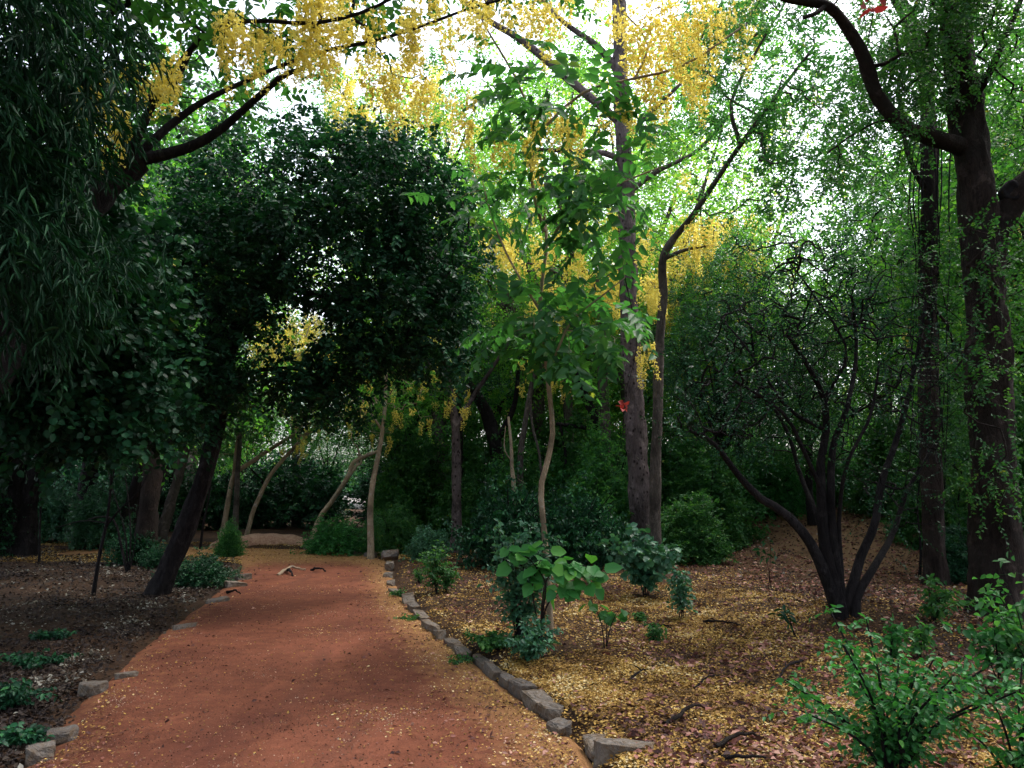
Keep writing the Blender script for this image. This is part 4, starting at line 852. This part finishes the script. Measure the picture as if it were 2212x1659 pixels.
# ================================================================== BACKGROUND TREES (three shapes shared by all)
def proto_tree(seed, h, cr, leaf, lmat, bark, nb, per, blossom=0, sc=1.5):
    global rng
    keep = rng; rng = np.random.default_rng(seed)
    e = bpy.data.objects.new('background_tree', None); C.objects.link(e)
    tl = [np.array([0,0,-0.3]), np.array([0.1,0,h*0.2]), np.array([rng.normal()*0.3,rng.normal()*0.3,h*0.42]), np.array([rng.normal()*0.5,rng.normal()*0.5,h*0.7])]
    roots = [add_limb(e, (0,0,0), 'trunk', tl, 0.02*h+0.04, 0.05, bark, 9, 0.3)[8:]]
    cen = []
    for k in range(6):
        a = k*1.05+rng.random(); z0 = h*rng.uniform(0.28,0.45); end = np.array([math.cos(a)*cr*0.62, math.sin(a)*cr*0.62, h*rng.uniform(0.5,0.85)])
        roots.append(add_limb(e, (0,0,0), 'branch', [np.array([0.05,0,z0]), end*0.5+np.array([0,0,z0*0.45]), end], 0.01*h+0.01, 0.02, bark, 6)); cen.append(end)
    cen.append(np.array([0,0,h*0.85]))
    att = np.vstack([ell(c, (cr*0.52, cr*0.52, h*0.20), nb, 0.3) for c in cen]+[ell((0,0,h*0.38),(cr*0.9,cr*0.9,h*0.13),nb)]); CN = np.vstack([np.repeat([c],nb,0) for c in cen]+[np.repeat([np.array([0,0,h*.38])],nb,0)])
    g = grow(np.vstack(roots), att, seg=0.7, tip=0.005, rmax=0.05); mb = MB(); wood(mb, g, 4); mb.cur = 1
    k = LEAF[leaf]; S = len(att)*per; st = np.repeat(att, per, 0)+rng.normal(size=(S,3))*0.30
    d = unit(unit(st-np.repeat(CN,per,0))*0.6+rng.normal(size=(S,3))*0.7); shoots(mb, st, d, k['L']*sc, k['n']-2, k['ln']*sc, k['wd']*sc, 'diamond', k['style'], k['droop'], 0)
    mb.obj('crown', (bark, lmat), e, (0,0,0))
    if blossom:
        mb = MB(); q = att[rng.integers(0,len(att),blossom)]; q = q[q[:,2] > h*0.4]; far_blossom(mb, q, 0.05, 24, 0.5); mb.obj('blossom', M['petal'], e, (0,0,0))
    rng = keep
    return e
protos = [proto_tree(11, 10.5, 3.6, 'mid', M['leaf_mid'], M['bark_dark'], 70, 9),
          proto_tree(12, 9.0, 3.2, 'mid', M['leaf_light'], M['bark_brown'], 56, 8, 70),
          proto_tree(13, 11.5, 3.4, 'small', M['leaf_teal'], M['bark_dark'], 75, 9, 0, 1.9)]
protos.append(proto_tree(14, 13.5, 4.2, 'mid', M['leaf_glow'], M['bark_grey'], 50, 7, 170, 1.6))
used = [False]*4
def bgt(k, px, Y, s, label, rz=None, name='background_tree', grp='trees filling the background'):
    o = protos[k]
    if used[k]: o = copy_tree(protos[k])
    used[k] = True
    x_ = (px-CX)/FPX*Y/0.99; o.name = name; o.location = (x_, Y, gz1(x_, Y)-0.05); o.rotation_euler = (0,0, rng.random()*6.28 if rz is None else rz)
    o.scale = (s*rng.uniform(0.92,1.08),)*2+(s,)
    return tag(o, label, 'tree', grp)
bl = [
 (2,60,17,0.95,'dim bluish green tree behind the black trunk pair at the left margin'),
 (0,210,20,1.0,'dark green tree behind the bare saplings on the left'),
 (2,380,24,1.0,'dim tree seen through the gap between the dark leaning trunks'),
 (0,-120,14,1.0,'dark tree reaching in from beyond the left margin'),
 (0,340,22,0.8,'tall green tree showing between the top left limbs and the dark dome'),
 (1,330,15,1.1,'light green tree with sky glints behind the upper left yellow racemes'),
 (1,540,32,0.6,'far yellowish tree left of the small opening over the path'),
 (0,720,35,0.45,'far dark tree straight beyond the bend of the path'),
 (2,850,29,0.7,'far tree behind the slender tree by the stone stack'),
 (0,900,24,0.75,'tree hidden behind the right side of the dark dome'),
 (1,1010,22,0.85,'green and yellow tree right behind the brown Y trunk'),
 (2,1090,26,0.85,'bluish tree behind the pale snag left of the sapling'),
 (0,1200,30,0.95,'tree directly behind the sapling, low in the centre'),
 (1,1320,24,0.85,'yellow flecked tree behind the spotted trunk, lower part'),
 (1,1450,23,0.85,'yellow flecked tree showing right of the spotted trunk'),
 (2,1560,27,0.85,'tall bluish green tree behind the long straight limb'),
 (1,1590,18,0.72,'bright green tree behind the top of the twiggy shrub, left half'),
 (0,1790,34,0.55,'small distant tree under the pale sky patch behind the twiggy shrub'),
 (1,1900,19,0.8,'yellow flecked tree seen under the bent bough of the big trunk'),
 (0,2000,25,0.85,'green tree behind the vine wrapped trunk'),
 (2,2080,18,0.8,'bluish green tree right behind the big brown trunk'),
 (0,2200,15,1.0,'green tree at the right margin beyond the big trunk'),
 (1,2330,13,1.1,'yellow flowered tree leaning in at the right margin'),
 (3,860,25,0.95,'airy bright green tree against the sky over the right half of the dark dome'),
 (3,1060,29,1.0,'airy bright tree against the sky above the sapling, left of the spotted trunk'),
 (3,1260,27,0.95,'airy bright tree against the sky just right of the upper spotted trunk'),
 (3,1470,24,0.95,'airy yellow green tree behind the long straight limb'),
 (3,960,22,0.98,'airy tree flecked with yellow between the dark dome and the sapling top'),
 (3,1160,21,1.0,'airy tree flecked with yellow behind the upper leaves of the sapling'),
 (3,1370,20,1.0,'airy tree flecked with yellow right behind the top of the spotted trunk'),
 (3,1560,22,0.90,'airy yellow green tree above the twiggy shrub'),
 (3,2010,25,0.95,'airy yellow green tree seen under the bent bough, sky glinting through it'),
 (3,430,31,0.95,'airy bright green tree above the left half of the dark dome'),
 (0,1740,16,0.42,'small green tree low behind the stems of the twiggy shrub'),
 (2,1560,17,0.55,'small bluish tree low right of the spotted trunk'),
]
for q in bl: bgt(*q)
# unseen trees added beside and behind the viewpoint to cut the sky light
for k, x_, y_, s_, lab in [(0,-7.5,0.5,1.0,'unseen tree added for shade beside the path, left of the bamboo-like foliage'),(2,-6.0,-6.0,1.0,'unseen tree added for shade behind the viewpoint on the left verge'),(0,5.6,-4.5,1.0,'unseen tree added for shade behind the viewpoint on the right verge'),
   (2,7.8,1.5,1.0,'unseen tree added for shade just outside the right margin, nearer than the big brown trunk'),(0,0.5,-12,1.1,'unseen tree added for shade, closing the path behind the viewpoint'),(2,-11,-9,1.1,'unseen tree added for shade deeper in the wood behind the left verge'),(0,11,-9,1.1,'unseen tree added for shade deeper in the wood behind the right verge'),(2,-11.5,4,1.1,'unseen tree added for shade deeper in the wood beyond the left margin'),(0,12,6,1.1,'unseen tree added for shade deeper in the wood beyond the right margin')]:
    o = copy_tree(protos[k]); o.name = 'background_tree'; o.location = (x_, y_, gz1(x_,y_)-0.05); o.rotation_euler = (0,0,rng.random()*6.28); o.scale = (s_,s_,s_); tag(o, lab, 'tree', 'unseen trees added for shade beside and behind the viewpoint')
FB = 'far row of trees closing the view'
for k in range(15):
    px = -350+k*205; txt = ['first','second','third','fourth','fifth','sixth','seventh','eighth','ninth','tenth','eleventh','twelfth','thirteenth','fourteenth','fifteenth'][k]
    if 650 < px < 800: px = 900
    low = 1600 < px < 1950
    bgt([0,2,1][k%3], px+rng.normal()*20, 40+rng.uniform(-3,4), (0.6 if low else 0.85 if 850 < px < 1450 else 1.1), f'{txt} tree from the left in the hazy far row behind everything', grp=FB)
for k in range(12):
    px = -500+k*290
    bgt([2,0][k%2], px, 56+rng.uniform(-3,4), 1.15 if not 700 < px < 1950 else 0.75, f'tree number {k+1} from the left in the farthest wood edge', grp='farthest wood edge')

# ================================================================== BUSHES
def proto_bush(seed, lmat, leaf, n, per, sc=1.0, name='bush', ls=1.0, zs=1.0):
    """unit bush: about 1 m half width, 1 m high"""
    global rng
    keep = rng; rng = np.random.default_rng(seed)
    e = bpy.data.objects.new(name, None); C.objects.link(e); roots = []; 
    for k in range(7):
        a = rng.random()*6.28; end = np.array([math.cos(a)*0.6, math.sin(a)*0.6, rng.uniform(0.5,0.9)*zs])
        c = limb([np.array([rng.normal()*0.05,rng.normal()*0.05,-0.05]), end*0.45+np.array([0,0,0.15]), end], 9); mb = MB(); tube(mb, c, np.linspace(0.014,0.005,9), 5)
        mb.obj('stem', M['bark_dark'], e, (0,0,0), True); roots.append(c)
    q = rng.normal(size=(n,3)); q = unit(q)*(0.45+0.55*rng.random((n,1))); q[:,2] = np.abs(q[:,2])
    lumps = 0.85+0.25*np.sin(q[:,0]*5+seed)*np.cos(q[:,1]*5-seed); att = q*np.array([0.95,0.95,0.92*zs])*lumps[:,None]+np.array([0,0,0.06])
    g = grow(np.vstack(roots), att, seg=0.2, tip=0.0022, rmax=0.01); mb = MB(); wood(mb, g, 4); mb.cur = 1
    k = LEAF[leaf]; S = n*per; st = np.repeat(att,per,0)+rng.normal(size=(S,3))*0.07
    d = unit(unit(st*np.array([1,1,0.6]))*0.6+rng.normal(size=(S,3))*0.6+UP*0.05); shoots(mb, st, d, k['L']*sc*0.6*rng.uniform(0.6,1.2,S), k['n']-2, k['ln']*sc*ls, k['wd']*sc*ls, 'ovate' if ls > 1 else 'diamond', k['style'], k['droop'], 0.0012)
    mb.obj('leaves', (M['bark_dark'], lmat), e, (0,0,0)); rng = keep
    return e
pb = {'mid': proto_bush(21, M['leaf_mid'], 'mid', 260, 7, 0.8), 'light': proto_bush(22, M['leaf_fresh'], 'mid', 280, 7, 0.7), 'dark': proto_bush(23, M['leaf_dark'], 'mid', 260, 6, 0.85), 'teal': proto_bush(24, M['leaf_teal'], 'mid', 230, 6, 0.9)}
for k_, (sd, ml) in {'mid': (31,'leaf_mid'), 'light': (32,'leaf_cassia'), 'dark': (33,'leaf_dark'), 'teal': (34,'leaf_teal')}.items(): pb[k_+'_tall'] = proto_bush(sd, M[ml], 'mid', 460, 7, 0.95, zs=2.1)
ub = {k: False for k in pb}
def bush(kind, px, Y, w, h, label, grp='bushes of the undergrowth', d=None, z=0):
    tall = h/w > 1.5
    if tall: kind = kind+'_tall'
    o = copy_tree(pb[kind]) if ub[kind] else pb[kind]; ub[kind] = True
    x_ = P(px,1100,Y)[0]; k = mpp(Y); o.location = (x_, Y, gz1(x_,Y)+z); o.rotation_euler = (0,0,rng.random()*6.28)
    hz_ = h*k/(2.0 if tall else 1.0); wx = max(w*k, hz_*0.75); o.scale = (wx, (d or wx*0.9), hz_); return tag(o, label, 'bush', grp)
for q in [
 ('light',735,17.6,95,88,'round bright green bush at the path bend, a pale leaning trunk rising from it'),
 ('mid',850,17.2,80,100,'dark green bush right of the slender tree at the bend'),
 ('teal',925,15.2,55,75,'bluish green bush just left of the brown Y trunk'),
 ('mid',890,20,110,280,'tall green bush mass between the slender tree and the brown Y trunk'),
 ('mid',1050,18,90,190,'mid green bush right behind the brown Y trunk'),
 ('dark',1100,14.3,130,190,'dark bush directly left of the sapling stem'),
 ('dark',1250,13.6,130,180,'dark twiggy bush directly right of the sapling stem'),
 ('mid',1290,17,140,300,'tall green bush behind the dark twiggy bush, centre right'),
 ('mid',1180,21,120,260,'green bush far behind the sapling stem'),
 ('mid',1040,18.5,110,290,'tall green bush directly behind the brown Y trunk, reaching its fork'),
 ('light',1130,17,120,250,'fresh green bush behind the pale snag'),
 ('light',1300,15.3,120,260,'fresh green bush between the sapling stem and the spotted trunk'),
 ('mid',1530,15.5,120,250,'tall green bush between the middle trunks and the twiggy shrub'),
 ('light',1670,17.5,100,150,'fresh green bush behind the left stems of the twiggy shrub'),
 ('dark',300,15.0,75,90,'dark bush hiding the path where it turns off to the left'),
 ('teal',1395,12.6,66,60,'bluish leafy bush at the foot of the spotted trunk'),
 ('mid',1490,13.6,90,150,'green bush right of the foot of the spotted trunk'),
 ('mid',1440,17.5,110,260,'tall green bush behind the two middle trunks'),
 ('light',1560,19,110,190,'fresh green bush left of the rising leafy slope'),
 ('mid',1660,22,110,150,'green bush at the top of the rising leafy slope'),
 ('light',1800,19,130,150,'fresh green bush seen through the stems of the twiggy shrub'),
 ('mid',1930,17,110,260,'green bush right of the stems of the twiggy shrub'),
 ('mid',2040,14.5,90,330,'tall green bush left of the big brown trunk'),
 ('mid',2190,12,80,420,'tall green bush at the right margin beyond the big trunk'),
 ('dark',2060,11.0,75,120,'dark low bush at the foot of the vine wrapped tree'),
 ('dark',440,12.0,85,72,'low dark bush between the nearest leaning trunk and the path'),
 ('light',500,17.0,38,80,'small fresh green bush at the left side of the bend'),
 ('dark',345,14.5,45,50,'small dark bush behind the base of the nearest leaning trunk'),
 ('teal',215,19,75,150,'dim bluish bush behind the bare saplings'),
 ('teal',100,20,80,150,'dim bluish bush beside the black trunk pair'),
 ('dark',610,26,170,170,'dark bush mass across the far side of the bend'),
 ('dark',470,25,110,150,'dark bush behind the pale forked trunk'),
 ('dark',330,24,110,170,'dark bush mass behind the dark leaning trunks'),
 ('dark',-20,17,100,220,'dark bush beyond the black trunk pair at the left margin'),
 ('dark',880,27,120,190,'dark bush behind the tall green bush mass'),
 ('dark',650,34,120,150,'far dark bush beyond the bend'),
 ('dark',760,51,150,130,'farthest dark bush just above the pale low wall'),
 ('dark',520,38,150,190,'far dark thicket left of the bend, behind the pale forked trunk'),
 ('dark',320,36,160,200,'far dark thicket seen between the leaning trunks'),
 ('dark',120,34,170,200,'far dark thicket behind the bare saplings'),
 ('dark',960,36,150,190,'far dark thicket behind the brown Y trunk'),
 ('mid',1330,34,170,200,'far green thicket behind the spotted trunk'),
 ('mid',1620,34,170,220,'far green thicket behind the twiggy shrub'),
 ('mid',1880,32,170,220,'far green thicket left of the big brown trunk'),
]: bush(*q)

for k_ in pb:
    if not ub[k_]:
        for ch in list(pb[k_].children): bpy.data.objects.remove(ch)
        bpy.data.objects.remove(pb[k_])

# ================================================================== PLANTS IN THE FOREGROUND
def plant(name, label, base, height, spread, nst, leaf_n, ln, wd, mat, cat='plant', group=None, lean=(0,0), kind='ovate', r=0.006, per=3, up=0.15, tips_only=False, stemmat='bark_dark'):
    base = np.asarray(base, float); e = empty(name, base, label, cat, group); mbl = MB()
    for k in range(nst):
        a = rng.random()*6.28; rr = spread*math.sqrt(rng.random()); hh = height*rng.uniform(0.65,1.0)*(1-0.35*(rr/spread)**2)
        end = base+np.array([math.cos(a)*rr+lean[0], math.sin(a)*rr+lean[1], hh]); mid = base+(end-base)*np.array([0.35,0.35,0.55])
        c = catmull([base+np.array([rng.normal()*0.02,rng.normal()*0.02,-0.03]), mid, end], 12); mb = MB(); tube(mb, c, np.linspace(r,r*0.35,12), 5)
        mb.obj('stem', M[stemmat], e, base, True)
        i0 = 9 if tips_only else 3
        q = c[i0:][np.arange(per*(12-i0))//per]; S = len(q); d = unit(np.stack([rng.normal(size=S),rng.normal(size=S),rng.normal(size=S)*0.3+up],1))
        shoots(mbl, q, d, 0.16*(height/0.8)**0.5*rng.uniform(0.5,1.2,S), leaf_n, ln, wd, kind, 'alt', 0.25, 0.0012)
    mbl.obj('leaves', mat, e, base); return e
# bright plant at lower right and its neighbours
plant('green_plant','bright green leafy plant at lower right, dense with pointed leaves on dark stems',G(1930,1700),0.84,0.58,22,4,0.046,0.032,M['leaf_fresh'],per=3,r=0.010)
plant('green_plant','bright green plant cut by the lower right corner of the photo',G(2205,1720),0.66,0.36,9,4,0.052,0.034,M['leaf_fresh'],per=2,r=0.008)
plant('green_plant','sparse green plant in front of the base of the big brown trunk',G(2160,1470),0.62,0.35,6,3,0.085,0.055,M['leaf_fresh'],per=2,up=0.3)
plant('green_plant','thin green plant climbing beside the right margin above the corner plant',G(2235,1500),0.95,0.30,6,3,0.075,0.05,M['leaf_cassia'],per=2,up=0.3)
plant('green_plant','small green seedling between the twiggy shrub foot and the bright plant',G(1925,1440),0.36,0.16,3,3,0.07,0.045,M['leaf_fresh'],per=2)
plant('green_plant','small green seedling with few leaves right of the twiggy shrub foot',G(1990,1420),0.30,0.18,3,3,0.065,0.042,M['leaf_cassia'],per=2)
plant('green_plant','leafy weed in shade between the twiggy shrub and the big brown trunk',G(2010,1340),0.45,0.5,7,3,0.07,0.045,M['leaf_mid'],per=2)
# broad-leaved plant beside the sapling foot: an arching stem with big pale green leaves
sbp = G(1168,1400)
eb = empty('broad_leaved_plant', sbp, 'plant with big heart shaped glowing green leaves arching both ways from the sapling foot', 'plant')
mbl = MB(); Yb_ = sbp[1]
for pl_, nl in (([(1172,1330),(1178,1260),(1150,1215),(1120,1190),(1100,1195)],9),([(1170,1320),(1182,1250),(1215,1225),(1260,1222),(1300,1240)],20),([(1175,1330),(1195,1290),(1240,1262),(1285,1260)],10),([(1160,1340),(1150,1270),(1165,1215),(1190,1195)],7)):
    c = catmull([sbp+np.array([0,0,-0.05])]+wl(pl_, Yb_-.15), 24); mb = MB(); tube(mb, c, np.linspace(0.010,0.003,24), 6); mb.obj('stem', M['bark_brown'], eb, sbp, True)
    q = c[rng.integers(11,24,nl*2)]+rng.normal(size=(nl*2,3))*0.04; d = unit(np.stack([rng.normal(size=nl*2),-0.4+rng.normal(size=nl*2)*0.5,-0.35+0.35*rng.normal(size=nl*2)],1))
    leaves(mbl, q, d, unit(UP*0.8+np.array([0,-0.6,0])+rng.normal(size=(nl*2,3))*0.35), rng.uniform(0.10,0.17,nl*2), rng.uniform(0.085,0.13,nl*2), 'round', rng.uniform(0.6,1,nl*2))
mbl.obj('leaves', M['leaf_fresh'], eb, sbp)
plant('leafy_sapling','slim leafy dark green sapling crowded with small leaves left of the sapling foot',G(1118,1385),1.35,0.30,9,6,0.070,0.048,M['leaf_teal'],per=3,r=0.009)
plant('leafy_sapling','low dark green shrublet at the foot of the slim sapling',G(1140,1425),0.35,0.28,9,5,0.055,0.04,M['leaf_teal'],per=2)
plant('weed_patch','low patch of green weeds beside the right kerb stones',G(1060,1400),0.13,0.36,16,4,0.045,0.035,M['leaf_mid'],'weeds',per=2)
plant('hanging_leaf_plant','thin plant with a few big hanging dark leaves right of the sapling foot',G(1310,1400),0.55,0.20,3,2,0.13,0.10,M['leaf_cassia'],kind='round',per=1,tips_only=True,up=-0.4)
plant('broad_leaved_shrub','broad leaved pale bluish shrub in front of the dark undergrowth, right of the glowing leaves',G(1395,1290),0.95,0.5,9,4,0.11,0.085,M['leaf_teal'],'shrub',kind='round',per=2)
plant('leafy_sapling','thin dark bush with fine leaves left of the sapling, halfway to the bend',G(942,1282),0.85,0.28,7,5,0.06,0.04,M['leaf_mid'],per=2)
plant('leafy_sapling','knee high fine leaved bush just right of the halfway thin bush',G(965,1278),0.45,0.26,6,5,0.05,0.035,M['leaf_mid'],per=2)
plant('seedling','upright dark green seedling on the leafy ground left of the rising slope',G(1475,1335),0.62,0.15,5,5,0.065,0.045,M['leaf_teal'],group='seedlings on the leafy ground',per=2)
plant('seedling','small seedling alone on the yellow petals in the middle right',G(1412,1385),0.17,0.09,4,3,0.045,0.032,M['leaf_mid'],group='seedlings on the leafy ground',per=2)
plant('seedling','tiny seedling on the petals just behind the small lone one',G(1390,1345),0.14,0.10,3,3,0.045,0.032,M['leaf_mid'],group='seedlings on the leafy ground',per=2)
plant('seedling','seedling with dark drooping leaves left of the twiggy shrub foot, nearer',G(1715,1375),0.45,0.10,2,3,0.11,0.06,M['leaf_dark'],group='seedlings on the leafy ground',per=1,tips_only=True,up=-0.5)
plant('seedling','tall thin seedling with drooping leaves left of the twiggy shrub by the burrow',G(1665,1270),0.75,0.10,2,3,0.12,0.07,M['leaf_dark'],group='seedlings on the leafy ground',per=1,tips_only=True,up=-0.5)
for k,(px,py,hh,lab) in enumerate([(885,1345,0.10,'weeds on the right kerb in the shaded stretch'),(1003,1440,0.12,'dark weedy tuft breaking the right kerb line in the middle'),(860,1292,0.12,'weeds by the corner where the right kerb juts out'),(905,1260,0.25,'low weeds behind the stone stack')]):
    plant('weed_tuft',lab,G(px,py),hh,0.16,9,3,0.04,0.03,M['leaf_mid'],'weeds','weed tufts along the right kerb',per=1)
for k,(px,py,hh,sp_,lab) in enumerate([(60,1440,0.12,0.34,'dim patch of green plants near the left margin'),(20,1530,0.18,0.28,'dim plants at the left margin above the corner stones'),(40,1610,0.10,0.16,'little bright weed left of the corner stones'),(110,1380,0.08,0.2,'green weed patch in the dim litter on the left')]):
    plant('undergrowth_plant',lab,G(px,py),hh,sp_,16,4,0.05,0.035,M['leaf_dark'],'plant','low plants on the dim left side',per=1)
# thin stems at the right behind the shrub
for k,(px,top,lab) in enumerate([(1985,1000,'first thin dark stem right of the twiggy shrub'),(2015,980,'second thin dark stem right of the twiggy shrub'),(2040,1000,'third thin dark stem, nearest the vine wrapped trunk'),(2072,1020,'fourth thin dark stem, nearest the big brown trunk')]):
    thin('thin_sapling',lab,'sapling',(px,1245),[(px+4,1180),(px-3,1100),(px+5,top)],0.022,0.010,M['bark_dark'],[],[(px,top+10,0,45,50,0.4,14)],'small',M['leaf_mid'],None,'thin stems between the twiggy shrub and the big trunk',per=3)
# red leaves in the middle and a red leaf high on the right
e_ = P(1345,878,11.5); tw = empty('red_leaved_twig', P(1350,600,Ys-.5), 'thin hanging twig ending in a few red leaves in front of the spotted trunk', 'twig')
c = catmull([P(1350,600,Ys-.5), P(1375,740,Ys-.6), P(1345,870,Ys-.6)], 10); mb = MB(); tube(mb, c, np.linspace(0.006,0.002,10), 5); mb.obj('stem', M['bark_dark'], tw, P(1350,600,Ys-.5), True)
mb = MB(); n_ = 7; leaves(mb, np.repeat([c[-1]],n_,0)+rng.normal(size=(n_,3))*0.03, rdir(n_,-0.3), unit(np.array([0,-1,0.3])+rng.normal(size=(n_,3))*0.4), 0.075, 0.055, 'ovate'); mb.obj('red_leaves', M['leaf_red'], tw, P(1350,600,Ys-.5))
rb = P(1868,130,Yr-.5)
tw = empty('withered_leaf', rb, 'dark red withered leaf cluster beside the bent bough at the upper right', 'leaf')
mb = MB(); c = catmull([rb, P(1880,60,Yr-.55), P(1888,20,Yr-.6)], 6); tube(mb, c, [0.006]*6, 4); mb.obj('stem', M['bark_dark'], tw, rb, True)
mb = MB(); n_ = 6; leaves(mb, P(1886,8,Yr-.6)+rng.normal(size=(n_,3))*0.04, rdir(n_,-0.4), rdir(n_), 0.17, 0.10, 'ovate', rng.random(n_)*0.3); mb.obj('red_leaves', M['leaf_red'], tw, rb)

# ================================================================== CAMERA, LIGHT, WORLD
cam = bpy.data.cameras.new('camera'); co = bpy.data.objects.new('camera', cam); C.objects.link(co)
co.location = (0,0,CAMZ); co.rotation_euler = (PI/2+PITCH, 0, 0)
cam.sensor_fit = 'HORIZONTAL'; cam.sensor_width = 36; cam.lens = 36*FPX/2212; cam.clip_end = 1000; cam.clip_start = 0.05
SC.camera = co
w = bpy.data.worlds.new('World'); SC.world = w; w.use_nodes = True; nt = w.node_tree; nt.nodes.clear()
sky = nt.nodes.new('ShaderNodeTexSky'); sky.sky_type = 'NISHITA'; sky.sun_disc = False
EL, AZ = math.radians(60), math.radians(55)      # azimuth clockwise from +Y: ahead and to the right
sky.sun_elevation = EL; sky.sun_rotation = AZ; sky.dust_density = 3.5; sky.air_density = 1.0; sky.ozone_density = 1.0
bg = nt.nodes.new('ShaderNodeBackground'); bg.inputs[1].default_value = 0.15
wo = nt.nodes.new('ShaderNodeOutputWorld'); hs = nt.nodes.new('ShaderNodeHueSaturation'); hs.inputs['Saturation'].default_value = 0.45; nt.links.new(sky.outputs[0], hs.inputs['Color']); nt.links.new(hs.outputs[0], bg.inputs[0]); nt.links.new(bg.outputs[0], wo.inputs[0])
sl_ = bpy.data.lights.new('sun', 'SUN'); sl_.energy = 1.1; sl_.angle = math.radians(35); sl_.color = (1.0,0.93,0.84)
so = bpy.data.objects.new('sun', sl_); C.objects.link(so)
dirv = Vector((math.sin(AZ)*math.cos(EL), math.cos(AZ)*math.cos(EL), math.sin(EL))); so.rotation_euler = dirv.to_track_quat('Z','Y').to_euler(); so.location = (0,0,30)
vs = SC.view_settings; SC.display_settings.display_device = 'sRGB'; vs.view_transform = 'Standard'; vs.look = 'None'; vs.exposure = 2.1; vs.gamma = 1; vs.use_curve_mapping = False
cy = SC.cycles; cy.max_bounces = 6; cy.diffuse_bounces = 4; cy.glossy_bounces = 2; cy.transmission_bounces = 4; cy.transparent_max_bounces = 4
cy.use_denoising = True; cy.sample_clamp_indirect = 6
